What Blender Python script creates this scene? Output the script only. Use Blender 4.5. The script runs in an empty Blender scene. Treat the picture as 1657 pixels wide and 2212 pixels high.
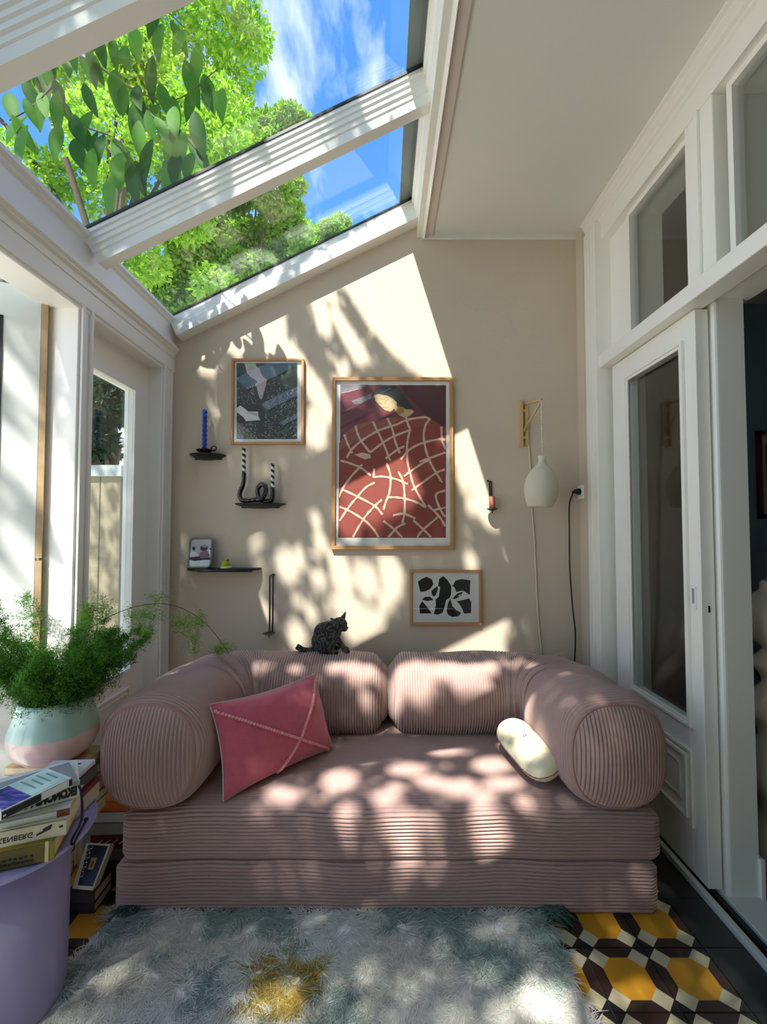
import bpy, math, random
import numpy as np
from mathutils import Vector, Matrix
random.seed(7); rng = np.random.default_rng(7)
S = bpy.context.scene; COL = S.collection
# ---------------------------------------------------------------- camera, sky, sun, exposure
FPX, TILT, EYE = 970.0, math.radians(2.0), 1.38
cd = bpy.data.cameras.new('camera'); cam = bpy.data.objects.new('camera', cd); COL.objects.link(cam)
cam.location = (0, 0, EYE); cam.rotation_euler = (math.pi/2 + TILT, 0, 0)
cd.sensor_fit = 'VERTICAL'; cd.sensor_height = 36.0; cd.lens = FPX*36/2212; cd.clip_start = .02; cd.clip_end = 300
S.camera = cam
SUN = (.303, .667, -1.0)                       # direction the sunlight travels
sd = bpy.data.lights.new('sun', 'SUN'); so = bpy.data.objects.new('sun', sd); COL.objects.link(so)
so.rotation_euler = Vector(SUN).to_track_quat('-Z', 'Y').to_euler(); so.location = (-3, -5, 12)
sd.energy = 3.5; sd.angle = math.radians(.55); sd.color = (1.0, .965, .90)
S.view_settings.view_transform = 'Standard'; S.view_settings.look = 'None'
S.view_settings.gamma = 1.0; S.view_settings.use_curve_mapping = False
S.view_settings.exposure = 1.78
S.cycles.max_bounces = 14; S.cycles.transparent_max_bounces = 16; S.cycles.diffuse_bounces = 8
S.cycles.sample_clamp_indirect = 6.0; S.cycles.caustics_reflective = False; S.cycles.caustics_refractive = False
W = bpy.data.worlds.new('sky'); S.world = W; W.use_nodes = True
def build_sky():
    nt = W.node_tree; n = nt.nodes; l = nt.links; n.clear()
    out = n.new('ShaderNodeOutputWorld'); bg = n.new('ShaderNodeBackground'); l.new(bg.outputs[0], out.inputs[0])
    tc = n.new('ShaderNodeTexCoord'); sx = n.new('ShaderNodeSeparateXYZ'); l.new(tc.outputs['Generated'], sx.inputs[0])
    rp = n.new('ShaderNodeValToRGB'); e = rp.color_ramp.elements
    e[0].position = 0.0; e[0].color = (1.0, 1.06, 1.12, 1); e[1].position = 1.0; e[1].color = (.06, .175, .52, 1)
    for p, c in ((.18, (.60, .78, 1.0, 1)), (.42, (.09, .265, .70, 1)), (.70, (.050, .185, .64, 1))):
        q = e.new(p); q.color = c
    l.new(sx.outputs['Z'], rp.inputs[0])
    # thin clouds on a flat layer overhead
    mx = n.new('ShaderNodeMath'); mx.operation = 'ADD'; mx.inputs[1].default_value = .25; l.new(sx.outputs['Z'], mx.inputs[0])
    dv = n.new('ShaderNodeVectorMath'); dv.operation = 'DIVIDE'
    cb = n.new('ShaderNodeCombineXYZ')
    for i in range(3): l.new(mx.outputs[0], cb.inputs[i])
    l.new(tc.outputs['Generated'], dv.inputs[0]); l.new(cb.outputs[0], dv.inputs[1])
    mp = n.new('ShaderNodeMapping'); mp.inputs['Scale'].default_value = (2.6, 1.0, 1.0); mp.inputs['Location'].default_value = (0.4, 2.2, 0)
    mp.inputs['Rotation'].default_value = (0, 0, .35); l.new(dv.outputs[0], mp.inputs[0])
    nz = n.new('ShaderNodeTexNoise'); nz.inputs['Scale'].default_value = 1.7; nz.inputs['Detail'].default_value = 8; nz.inputs['Roughness'].default_value = .58
    l.new(mp.outputs[0], nz.inputs['Vector'])
    cr = n.new('ShaderNodeValToRGB'); cr.color_ramp.elements[0].position = .47; cr.color_ramp.elements[0].color = (0, 0, 0, 1)
    cr.color_ramp.elements[1].position = .92; cr.color_ramp.elements[1].color = (1, 1, 1, 1); l.new(nz.outputs['Fac'], cr.inputs[0])
    mix = n.new('ShaderNodeMixRGB'); l.new(cr.outputs[0], mix.inputs[0]); l.new(rp.outputs[0], mix.inputs[1]); mix.inputs[2].default_value = (1.7, 1.66, 1.6, 1)
    l.new(mix.outputs[0], bg.inputs[0]); bg.inputs[1].default_value = 0.68
build_sky()

# ---------------------------------------------------------------- helpers
def at(px, py, Y):                                # photo measurement -> point on the plane y = Y
    u = (px-828.5)/FPX; v = (1106-py)/FPX; c, s = math.cos(TILT), math.sin(TILT)
    t = Y/(c-v*s); return Vector((u*t, Y, EYE+(s+v*c)*t))
def atz(px, py, z):                               # ... on the plane z
    u = (px-828.5)/FPX; v = (1106-py)/FPX; c, s = math.cos(TILT), math.sin(TILT)
    t = (z-EYE)/(s+v*c); return Vector((u*t, (c-v*s)*t, z))
def L(c): c /= 255.0; return c/12.92 if c <= .04045 else ((c+.055)/1.055)**2.4
def C(r, g, b): return (L(r), L(g), L(b), 1.0)
MATS = {}
def mat(name, col, rough=.55, var=.06, scale=14, bump=0, bscale=180, metal=0, sheen=0, trans=0, coat=0, spec=.5, detail=4):
    if name in MATS: return MATS[name]
    m = bpy.data.materials.new(name); m.use_nodes = True; nt = m.node_tree; n = nt.nodes; l = nt.links
    p = n['Principled BSDF']; p.inputs['Roughness'].default_value = rough; p.inputs['Metallic'].default_value = metal
    p.inputs['Sheen Weight'].default_value = sheen; p.inputs['Coat Weight'].default_value = coat; p.inputs['Specular IOR Level'].default_value = spec
    tc = n.new('ShaderNodeTexCoord'); nz = n.new('ShaderNodeTexNoise'); nz.inputs['Scale'].default_value = scale; nz.inputs['Detail'].default_value = detail
    l.new(tc.outputs['Object'], nz.inputs['Vector'])
    mx = n.new('ShaderNodeMixRGB'); l.new(nz.outputs['Fac'], mx.inputs[0])
    mx.inputs[1].default_value = tuple(c*(1-var) for c in col[:3])+(1,); mx.inputs[2].default_value = tuple(min(1, c*(1+var)) for c in col[:3])+(1,)
    l.new(mx.outputs[0], p.inputs['Base Color'])
    if bump:
        b = n.new('ShaderNodeTexNoise'); b.inputs['Scale'].default_value = bscale; b.inputs['Detail'].default_value = 3; l.new(tc.outputs['Object'], b.inputs['Vector'])
        bp = n.new('ShaderNodeBump'); bp.inputs['Strength'].default_value = bump; bp.inputs['Distance'].default_value = .004
        l.new(b.outputs['Fac'], bp.inputs['Height']); l.new(bp.outputs[0], p.inputs['Normal'])
    if trans:                                      # thin leaves and paper shades let light through
        tr = n.new('ShaderNodeBsdfTranslucent'); l.new(mx.outputs[0], tr.inputs[0]); ms = n.new('ShaderNodeMixShader'); ms.inputs[0].default_value = trans
        o = n['Material Output']; l.new(p.outputs[0], ms.inputs[1]); l.new(tr.outputs[0], ms.inputs[2]); l.new(ms.outputs[0], o.inputs[0])
    MATS[name] = m; return m
def glass_mat(name, tint=(.96, .97, .965, 1), base=.035, gain=.75):
    m = bpy.data.materials.new(name); m.use_nodes = True; nt = m.node_tree; n = nt.nodes; l = nt.links; n.clear()
    o = n.new('ShaderNodeOutputMaterial'); t = n.new('ShaderNodeBsdfTransparent'); t.inputs[0].default_value = tint
    g = n.new('ShaderNodeBsdfGlossy'); g.inputs['Roughness'].default_value = .015; g.inputs[0].default_value = (1, 1, 1, 1)
    lw = n.new('ShaderNodeLayerWeight'); lw.inputs[0].default_value = .5
    pw = n.new('ShaderNodeMath'); pw.operation = 'POWER'; pw.inputs[1].default_value = 4.5; l.new(lw.outputs['Facing'], pw.inputs[0])
    ma = n.new('ShaderNodeMath'); ma.operation = 'MULTIPLY_ADD'; ma.inputs[1].default_value = gain; ma.inputs[2].default_value = base; l.new(pw.outputs[0], ma.inputs[0])
    ms = n.new('ShaderNodeMixShader'); l.new(ma.outputs[0], ms.inputs[0]); l.new(t.outputs[0], ms.inputs[1]); l.new(g.outputs[0], ms.inputs[2]); l.new(ms.outputs[0], o.inputs[0])
    MATS[name] = m; return m
def vcol_mat(name, rough=.8, trans=0, sheen=0, lift=0):
    m = bpy.data.materials.new(name); m.use_nodes = True; nt = m.node_tree; n = nt.nodes; l = nt.links
    p = n['Principled BSDF']; a = n.new('ShaderNodeAttribute'); a.attribute_name = 'tone'; l.new(a.outputs['Color'], p.inputs['Base Color'])
    p.inputs['Roughness'].default_value = rough; p.inputs['Sheen Weight'].default_value = sheen; p.inputs['Specular IOR Level'].default_value = .25
    if lift:                                        # thin fibres scatter like a fuzzy upright mass
        g = n.new('ShaderNodeNewGeometry'); sc = n.new('ShaderNodeVectorMath'); sc.operation = 'SCALE'; sc.inputs['Scale'].default_value = 1-lift; l.new(g.outputs['Normal'], sc.inputs[0])
        ad = n.new('ShaderNodeVectorMath'); ad.inputs[1].default_value = (0, 0, lift); l.new(sc.outputs[0], ad.inputs[0]); nm = n.new('ShaderNodeVectorMath'); nm.operation = 'NORMALIZE'; l.new(ad.outputs[0], nm.inputs[0]); l.new(nm.outputs[0], p.inputs['Normal'])
    if trans:
        tr = n.new('ShaderNodeBsdfTranslucent'); l.new(a.outputs['Color'], tr.inputs[0]); ms = n.new('ShaderNodeMixShader'); ms.inputs[0].default_value = trans
        l.new(p.outputs[0], ms.inputs[1]); l.new(tr.outputs[0], ms.inputs[2]); l.new(ms.outputs[0], n['Material Output'].inputs[0])
    MATS[name] = m; return m

class MB:
    def __init__(s): s.v = []; s.f = []; s.m = []
    def add(s, vs, fs, m=0):
        o = len(s.v); s.v += [tuple(p) for p in vs]; s.f += [tuple(i+o for i in f) for f in fs]; s.m += [m]*len(fs); return s
    def box(s, x0, x1, y0, y1, z0, z1, m=0):
        return s.add([(x, y, z) for x in (x0, x1) for y in (y0, y1) for z in (z0, z1)],
                     [(0, 1, 3, 2), (4, 6, 7, 5), (0, 4, 5, 1), (2, 3, 7, 6), (0, 2, 6, 4), (1, 5, 7, 3)], m)
    def rim(s, x0, x1, a0, a1, b0, b1, w, m=0):    # four rails round a y-z rectangle, butted at the corners
        s.box(x0, x1, a0, a0+w, b0, b1, m); s.box(x0, x1, a1-w, a1, b0, b1, m); s.box(x0, x1, a0+w, a1-w, b0, b0+w, m); return s.box(x0, x1, a0+w, a1-w, b1-w, b1, m)
    def obox(s, c, ax, ay, az, m=0):               # oriented box, half-axis vectors
        c, ax, ay, az = map(Vector, (c, ax, ay, az))
        return s.add([c+ax*i+ay*j+az*k for i in (-1, 1) for j in (-1, 1) for k in (-1, 1)],
                     [(0, 1, 3, 2), (4, 6, 7, 5), (0, 4, 5, 1), (2, 3, 7, 6), (0, 2, 6, 4), (1, 5, 7, 3)], m)
    def extr(s, prof, org, au, av, vec, m=0):      # extrude a 2-D profile along vec
        org, au, av, vec = map(Vector, (org, au, av, vec)); n = len(prof)
        a = [org+au*p[0]+av*p[1] for p in prof]; b = [p+vec for p in a]
        return s.add(a+b, [(i, (i+1) % n, n+(i+1) % n, n+i) for i in range(n)]+[tuple(range(n-1, -1, -1)), tuple(range(n, 2*n))], m)
    def poly(s, pts, m=0): return s.add(pts, [tuple(range(len(pts)))], m)
    def slab(s, pts, d, m=0):                      # polygon with thickness d (a vector)
        n = len(pts); a = [Vector(p) for p in pts]; b = [p+Vector(d) for p in a]
        return s.add(a+b, [(i, (i+1) % n, n+(i+1) % n, n+i) for i in range(n)]+[tuple(range(n-1, -1, -1)), tuple(range(n, 2*n))], m)
    def tube(s, pts, r, n=8, m=0, caps=True):
        P = [Vector(p) for p in pts]; N = len(P); rs = r if isinstance(r, (list, tuple)) else [r]*N
        rings = []; up = None
        for i in range(N):
            t = (P[min(i+1, N-1)]-P[max(i-1, 0)]).normalized()
            if up is None: up = t.orthogonal().normalized()
            else:
                up = up-t*up.dot(t); up = up.normalized() if up.length > 1e-6 else t.orthogonal().normalized()
            w = t.cross(up)
            rings.append([P[i]+(up*math.cos(2*math.pi*k/n)+w*math.sin(2*math.pi*k/n))*rs[i] for k in range(n)])
        return s.rings(rings, m, caps)
    def rings(s, rings, m=0, caps=True, closed=True):
        n = len(rings[0]); fs = []
        for i in range(len(rings)-1):
            for k in range(n if closed else n-1):
                fs.append((i*n+k, i*n+(k+1) % n, (i+1)*n+(k+1) % n, (i+1)*n+k))
        if caps: fs += [tuple(range(n-1, -1, -1)), tuple(range((len(rings)-1)*n, len(rings)*n))]
        return s.add([p for r in rings for p in r], fs, m)
    def lathe(s, prof, c=(0, 0, 0), n=32, mfun=None, caps=True, m=0):
        c = Vector(c); o = len(s.f)
        s.rings([[c+Vector((r*math.cos(2*math.pi*k/n), r*math.sin(2*math.pi*k/n), z)) for k in range(n)] for r, z in prof], m, caps)
        if mfun:
            for i in range(len(prof)-1):
                for k in range(n): s.m[o+i*n+k] = mfun(i)
        return s
    def sph(s, c, r, nu=12, nv=8, m=0, R=None):
        c = Vector(c); r = r if isinstance(r, (tuple, list)) else (r, r, r); vs = []; fs = []
        for j in range(nv+1):
            th = math.pi*j/nv
            for i in range(nu):
                ph = 2*math.pi*i/nu; p = Vector((r[0]*math.sin(th)*math.cos(ph), r[1]*math.sin(th)*math.sin(ph), r[2]*math.cos(th)))
                vs.append(c+(R @ p if R else p))
        for j in range(nv):
            for i in range(nu): fs.append((j*nu+i, (j+1)*nu+i, (j+1)*nu+(i+1) % nu, j*nu+(i+1) % nu))
        return s.add(vs, fs, m)
def wloc(o):
    p = Vector((0, 0, 0))
    while o is not None: p += o.location; o = o.parent
    return p
def obj(name, mb, mats, parent=None, smooth=False, bev=0, label=None, kind=None):
    """ONE mesh object from world-space geometry; a child is stored relative to its thing."""
    me = bpy.data.meshes.new(name); off = wloc(parent) if parent else Vector((0, 0, 0))
    me.from_pydata([tuple(Vector(v)-off) for v in mb.v], [], mb.f)
    for m in (mats if isinstance(mats, (list, tuple)) else [mats]): me.materials.append(m)
    me.polygons.foreach_set('material_index', mb.m)
    me.validate(); me.update()
    if smooth: me.shade_smooth()
    o = bpy.data.objects.new(name, me); COL.objects.link(o)
    if parent: o.parent = parent
    if bev:
        b = o.modifiers.new('bevel', 'BEVEL'); b.width = bev; b.segments = 2; b.limit_method = 'ANGLE'; b.angle_limit = math.radians(40)
    if label: o['label'] = label
    if kind: o['kind'] = kind
    return o
def npobj(name, V, F, m, parent=None, cols=None, kind=None, smooth=False):   # big arrays; F is (n, k)
    me = bpy.data.meshes.new(name); off = np.array(wloc(parent)) if parent else 0
    V = np.asarray(V, float)-off; F = np.asarray(F, int); k = F.shape[1]
    me.vertices.add(len(V)); me.vertices.foreach_set('co', V.astype(np.float32).ravel())
    me.loops.add(F.size); me.loops.foreach_set('vertex_index', F.astype(np.int32).ravel())
    me.polygons.add(len(F)); me.polygons.foreach_set('loop_start', np.arange(0, F.size, k, dtype=np.int32))
    me.polygons.foreach_set('loop_total', np.full(len(F), k, dtype=np.int32))
    if cols is not None:
        a = me.color_attributes.new('tone', 'FLOAT_COLOR', 'POINT'); cc = np.ones((len(V), 4), np.float32); cc[:, :3] = cols; a.data.foreach_set('color', cc.ravel())
    me.update(calc_edges=True); me.validate()
    if smooth: me.shade_smooth()
    me.materials.append(m); o = bpy.data.objects.new(name, me); COL.objects.link(o)
    if parent: o.parent = parent
    if kind: o['kind'] = kind
    return o
def thing(name, label, cat, loc=(0, 0, 0), group=None):
    o = bpy.data.objects.new(name, None); COL.objects.link(o); o.location = loc; o.empty_display_size = .05
    o['label'] = label; o['category'] = cat
    if group: o['group'] = group
    return o
def tag(o, label, cat, group=None):
    o['label'] = label; o['category'] = cat
    if group: o['group'] = group
    return o
def struct(name, mb, m, parent=None, smooth=False, bev=0, label=None):
    o = obj(name, mb, m, parent, smooth, bev)
    if not parent: o['kind'] = 'structure'
    if label: o['label'] = label
    return o
def sroot(name, loc=(0, 0, 0)):
    o = bpy.data.objects.new(name, None); COL.objects.link(o); o.location = loc; o['kind'] = 'structure'; return o
def spline(pts, n=8):                               # Catmull-Rom
    P = [Vector(p) for p in pts]; P = [2*P[0]-P[1]]+P+[2*P[-1]-P[-2]]; out = []
    for i in range(1, len(P)-2):
        for k in range(n):
            t = k/n; a, b, c, d = P[i-1:i+3]
            out.append(.5*((2*b)+(c-a)*t+(2*a-5*b+4*c-d)*t*t+(3*b-a-3*c+d)*t**3))
    return out+[P[-2]]
def text2d(body, size=1.0, bold=0.0):               # flat lettering as 2-D triangles
    cu = bpy.data.curves.new('lettering', 'FONT'); cu.body = body; cu.size = size; cu.offset = bold; cu.resolution_u = 3
    o = bpy.data.objects.new('lettering', cu); COL.objects.link(o)
    dg = bpy.context.evaluated_depsgraph_get(); me = bpy.data.meshes.new_from_object(o.evaluated_get(dg))
    v = [tuple(x.co[:2]) for x in me.vertices]; f = [tuple(p.vertices) for p in me.polygons]
    bpy.data.objects.remove(o); bpy.data.curves.remove(cu); bpy.data.meshes.remove(me); return v, f
def letter(mb, body, org, au, av, w, h, m=0, bold=0.0):   # fit lettering in w x h at org along au, av
    v, f = text2d(body, 1.0, bold)
    if not v: return
    xs = [p[0] for p in v]; ys = [p[1] for p in v]; x0, x1, y0, y1 = min(xs), max(xs), min(ys), max(ys)
    org, au, av = Vector(org), Vector(au), Vector(av)
    mb.add([org+au*((p[0]-x0)/(x1-x0)*w)+av*((p[1]-y0)/(y1-y0)*h) for p in v], f, m)

# ---------------------------------------------------------------- materials
WHITE = mat('white_paint', C(240, 238, 229), .35, .02, 6, .05, 60)
WHITE_OLD_SHADED = mat('worn_shaded_white_paint', C(206, 209, 202), .45, .06, 9, .12, 40)  # worn white, also darkened to imitate shade on the open door leaf
PLASTER = mat('beige_plaster', C(208, 193, 172), .9, .04, 3, .25, 35)
CEIL = mat('ceiling_paint', C(228, 228, 218), .9, .02, 3, .08, 50)
ZINC = mat('grey_zinc', C(120, 128, 120), .55, .25, 9, .1, 40, metal=.3)
BLACK_RUB = mat('black_gasket', C(18, 18, 20), .5)
OAK = mat('oak_frame', C(190, 142, 92), .45, .12, 40)
MATW = mat('white_card', C(236, 236, 230), .8, .02)
BLACK_METAL = mat('black_metal', C(20, 20, 21), .5, .05)
BLACK_GLOSS = mat('black_glaze', C(12, 12, 13), .12, .02, coat=.6)
PINK = mat('pink_corduroy', C(178, 146, 137), .9, .09, 5, .3, 500, sheen=.5)
PINK_TRIM = mat('pink_seam', C(168, 128, 120), .9, .05)
GLASS = glass_mat('roof_glass'); GLASS_DOOR = glass_mat('door_glass', (.94, .96, .95, 1), .06, .9)
PAGES = mat('book_pages', C(222, 205, 168), .9, .12, 90, .3, 300)
WOODP = mat('pale_wood', C(214, 176, 128), .55, .1, 30)

# ---------------------------------------------------------------- setting
EX, EZ, SL = -1.25, 2.60, .5                        # eave line and roof pitch
def roofz(x): return EZ+SL*(x-EX)
RX = .205; BW = 2.63                                # ridge casing x, back wall y
def build_shell():
    # back wall, sloped head under the glass
    mb = MB(); mb.slab([(-1.36, BW, 0), (1.20, BW, 0), (1.20, BW, 3.135), (.245, BW, 3.135), (.245, BW, 3.30), (-1.25, BW, 2.56), (-1.36, BW, 2.5)], (0, .12, 0)); struct('wall_back', mb, PLASTER)
    struct('ceiling', MB().box(.294, 4.6, -2.6, 3.7, 3.13, 3.28), CEIL)
    mb = MB().box(1.15, 1.42, 2.545, 3.6, 0, 3.13); struct('wall_right', mb, PLASTER)
    mb = MB().box(1.19, 1.40, -2.6, -.2, 0, 3.13); struct('wall_right.001', mb, PLASTER)
    # ceiling edge board, white casing of the roof light, thin line where ceiling meets wall
    struct('trim_1', MB().box(.245, .294, -2.5, BW, 3.118, 3.20), mat('pinkish_board', C(214, 200, 190), .6, .05, 8), bev=.003)
    prof = [(0, 3.118), (.03, 3.118), (.045, 3.10), (.045, 3.32), (-.035, 3.32), (-.035, 3.285), (-.022, 3.28), (-.022, 3.24), (-.012, 3.235), (-.012, 3.19), (0, 3.185)]
    struct('trim_2', MB().extr([(p[0]+.2, p[1]) for p in prof], (0, -2.5, 0), (1, 0, 0), (0, 0, 1), (0, 2.5+BW, 0)), WHITE)
    struct('trim_3', MB().box(.235, 1.16, BW-.012, BW, 3.10, 3.13), CEIL, bev=.003)
    # zinc flashing lying over the top of the glass
    z1 = roofz(.095)
    struct('trim_4', MB().slab([(.095, -2.5, z1+.018), (.30, -2.5, roofz(.30)+.018), (.30, BW+.1, roofz(.30)+.018), (.095, BW+.1, z1+.018)], (0, 0, .012)), ZINC)
    # rafters with stepped mouldings
    a = math.atan(SL); d = Vector((math.cos(a), 0, math.sin(a))); nrm = Vector((-math.sin(a), 0, math.cos(a)))
    half = [(.027, -.128), (.027, -.088), (.032, -.084), (.032, -.066), (.039, -.060), (.039, -.044), (.045, -.038), (.045, -.022), (.052, -.016), (.052, 0)]
    prof = half+[(-x, z) for x, z in reversed(half)]
    ln = (RX-EX)/math.cos(a)
    ys = [1.865, 1.155, .445, -.265, -.975, -1.685, -2.395]
    org = Vector((EX, 0, EZ))
    for i, y in enumerate(ys):
        r = struct('trim_%d' % (10+i), MB().extr(prof, org+Vector((0, y, 0)), (0, 1, 0), nrm, d*ln), WHITE)
        struct('gasket', MB().extr([(-.056, 0), (.056, 0), (.056, .012), (-.056, .012)], org+Vector((0, y, 0)), (0, 1, 0), nrm, d*ln), BLACK_RUB, r)
    hb = [(-.085, -.128), (-.085, -.100), (-.078, -.094), (-.078, -.070), (-.070, -.064), (-.070, -.044), (-.063, -.038), (-.063, -.020), (-.056, -.014), (-.056, 0), (0, 0), (0, -.128)]
    hb = [(x, z) for x, z in hb]
    r = struct('trim_20', MB().extr(hb, org+Vector((0, BW, 0)), (0, 1, 0), nrm, d*ln), WHITE)
    struct('gasket', MB().extr([(-.06, 0), (0, 0), (0, .012), (-.06, .012)], org+Vector((0, BW, 0)), (0, 1, 0), nrm, d*ln), BLACK_RUB, r)
    # roof panes, one between each pair of rafters
    edges = [BW+.05]+ys
    for i in range(len(edges)-1):
        y1, y0 = edges[i]-.03, edges[i+1]+.03
        struct('window_%d' % (i+1), MB().extr([(y0, .002), (y1, .002), (y1, .008), (y0, .008)], org-d*.06, (0, 1, 0), nrm, d*(ln-.005)), GLASS)
    # eave beam and cornice on the left
    prof = [(0, 2.605), (.035, 2.605), (.035, 2.590), (.020, 2.582), (.020, 2.570), (.010, 2.562), (.010, 2.468), (.022, 2.462), (.022, 2.452), (.040, 2.438), (.040, 2.428), (.028, 2.420), (.028, 2.412), (.016, 2.404), (.016, 2.375), (0, 2.375), (-.14, 2.375), (-.14, 2.56)]
    struct('trim_5', MB().extr(prof, (EX, -2.5, 0), (1, 0, 0), (0, 0, 1), (0, 2.5+BW, 0)), WHITE)
    prof = [(0, 2.375), (.012, 2.375), (.012, 2.300), (.004, 2.295), (.004, 2.283), (0, 2.28), (-.13, 2.28), (-.13, 2.375)]
    struct('trim_6', MB().extr(prof, (EX, -2.5, 0), (1, 0, 0), (0, 0, 1), (0, 2.5+BW, 0)), WHITE)
    # posts of the left wall
    def post(name, y0, y1):
        mb = MB().box(EX-.14, EX, y0, y1, 0, 2.285); t = struct(name, mb, WHITE, bev=.004)
        struct('bead', MB().box(EX, EX+.012, y0+.012, y0+.03, 0, 2.30), WHITE, t, bev=.003)
        struct('bead', MB().box(EX, EX+.012, y1-.03, y1-.012, 0, 2.30), WHITE, t, bev=.003)
    post('trim_7', 2.505, BW); post('trim_8', 1.812, 1.908); post('trim_9', .70, .80)
    struct('wall_left', MB().box(EX-.14, EX, -2.5, -.8, 0, 2.285).box(EX-.14, EX, -.8, .70, 0, .15), MATS['taupe_plaster'] if 'taupe_plaster' in MATS else mat('taupe_plaster', C(150, 138, 122), .9, .05))
    struct('window_21', MB().box(EX-.07, EX-.064, -.8, .70, .15, 2.285), GLASS_DOOR)
    # end of the room behind the camera
    struct('wall_front', MB().box(EX-.14, 1.42, -2.62, -2.5, 0, 3.4), mat('taupe_plaster', C(150, 138, 122), .9, .05))
    # garden door, closed, set back in its frame
    dx = EX-.075; t = sroot('door_1', (dx, 2.2, 0)); y0, y1, g0, g1, zt, zb = 1.908, 2.505, 1.98, 2.355, 2.105, .655
    mb = MB().box(dx-.045, dx, y0, g0, .02, 2.28).box(dx-.045, dx, g1, y1, .02, 2.28).box(dx-.045, dx, g0, g1, zt, 2.28).box(dx-.045, dx, g0, g1, .02, zb)
    struct('leaf', mb, WHITE, t)
    mb = MB()
    for (a0, a1, b0, b1) in ((g1, g1+.022, zb-.022, zt+.02), (g0, g1-.0005, zt, zt+.02), (g0, g1-.0005, zb-.022, zb)): mb.box(dx, dx+.012, a0, a1, b0, b1)
    struct('glazing_bead', mb, WHITE, t, bev=.003)
    struct('glass_pane', MB().box(dx-.026, dx-.020, g0, g1, zb, zt), GLASS_DOOR, t)
    mb = MB()
    for k, (z0, z1, i0) in enumerate(((.12, .56, 0), (.145, .535, .02))):
        e = .012-.004*k
        mb.rim(dx, dx+e, g0+i0, g1+.01-i0, z0, z1, .014)
    struct('panel_moulding', mb, WHITE, t, bev=.003)
    # garden door, swung outwards
    hy, hx = 1.775, EX-.125; ang = math.radians(29); dl = Vector((-math.cos(ang), -math.sin(ang), 0)); dn = Vector((-dl.y, dl.x, 0)); dn = -dn if dn.y > 0 else dn
    t = sroot('door_2', (hx, hy, 0)); up = Vector((0, 0, 1)); H = 2.335
    def bar(mb, s0, s1, z0, z1, th=.045, off=0.0):
        c = Vector((hx, hy, 0))+dl*((s0+s1)/2)+up*((z0+z1)/2)-dn*(th/2-off); return mb.obox(c, dl*((s1-s0)/2), dn*(th/2), up*((z1-z0)/2))
    mb = MB(); bar(mb, 0, .118, .02, H); bar(mb, .62, .74, .02, H); bar(mb, .118, .62, H-.13, H); bar(mb, .118, .62, .02, .66)
    struct('leaf', mb, WHITE_OLD_SHADED, t)
    struct('glazing_bead', bar(bar(MB(), .118, .13, .66, H-.13, .02, .004), .118, .62, H-.142, H-.13, .02, .004), BLACK_RUB, t)
    struct('glass_pane', bar(MB(), .12, .62, .66, H-.13, .005, -.02), GLASS_DOOR, t)
    struct('hinge_edge', bar(bar(MB(), -.022, -.001, .02, 1.25, .03), -.022, -.001, 1.26, H-.01, .03), mat('bare_wood', C(176, 150, 112), .8, .25, 20), t, label='bare weathered wooden hinge edge of the open door')
    # ---------------- right wall: frame, transom lights, glazed door, sill
    X0 = 1.19
    mb = MB()
    for (xa, ya, yb) in ((1.152, 2.405, 2.44), (1.160, 2.44, 2.475), (1.150, 2.475, 2.51), (1.158, 2.51, 2.545)): mb.box(xa, 1.42, ya, yb, 0, 3.06)
    struct('trim_30', mb, WHITE, bev=.004)
    pr = [(0, 3.13), (-.05, 3.13), (-.05, 3.118), (-.038, 3.112), (-.038, 3.10), (-.024, 3.088), (-.024, 3.075), (-.01, 3.068), (-.01, 3.055), (0, 3.05)]
    struct('trim_31', MB().extr(pr, (X0, -2.5, 0), (1, 0, 0), (0, 0, 1), (0, 2.5+2.545, 0)), WHITE)
    struct('trim_32', MB().box(X0, 1.40, -.2, 2.405, 2.955, 3.13), WHITE)                  # head
    struct('trim_33', MB().box(X0-.022, 1.26, -.2, 2.425, 2.243, 2.312).box(1.26, 1.42, -.2, 2.405, 2.262, 2.312), WHITE, bev=.004)   # transom bar
    for i, (a0, a1) in enumerate(((1.575, 1.725), (.76, .91))):
        r = struct('trim_%d' % (34+i), MB().box(X0, 1.40, a0, a1, 2.312, 2.955), WHITE, bev=.004)
        struct('bead', MB().box(X0-.012, X0, (a0+a1)/2-.012, (a0+a1)/2+.006, 2.312, 2.955), WHITE, r, bev=.002)
    for i, (a0, a1) in enumerate(((1.725, 2.405), (.91, 1.575), (-.1, .76))):
        t = sroot('window_%d' % (30+i), (X0, (a0+a1)/2, 2.312)); f0, f1 = a0+.012, a1-(.20 if i == 0 else .03)
        mb = MB().rim(X0+.03, X0+.07, f0, f1, 2.312, 2.955, .024)
        if i == 0: mb.box(X0+.05, 1.40, f1, a1, 2.312, 2.955)
        struct('window_frame', mb, WHITE, t); struct('glass_pane', MB().box(X0+.05, X0+.056, f0+.02, f1-.02, 2.33, 2.935), GLASS_DOOR, t)
    # glazed door leaf standing in the opening
    xd = 1.222; t = sroot('door_3', (xd, 2.05, 0)); y0, y1, g0, g1, z0, z1 = 1.735, 2.372, 1.815, 2.225, .605, 2.125
    mb = MB().box(xd, xd+.052, y0, g0, .022, 2.238).box(xd, xd+.052, g1, y1, .022, 2.238).box(xd, xd+.052, g0, g1, z1, 2.238).box(xd, xd+.052, g0, g1, .022, z0)
    struct('leaf', mb, WHITE, t, bev=.002)
    mb = MB()
    for k in range(2):
        q = .014*k; e = .014-.006*k
        mb.rim(xd-e, xd, g0-.016+q, g1+.016-q, z0-.016+q, z1+.016-q, .014)
    struct('glazing_bead', mb, WHITE, t, bev=.002)
    struct('glass_pane', MB().box(xd+.022, xd+.028, g0, g1, z0, z1), GLASS_DOOR, t)
    mb = MB()
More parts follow.
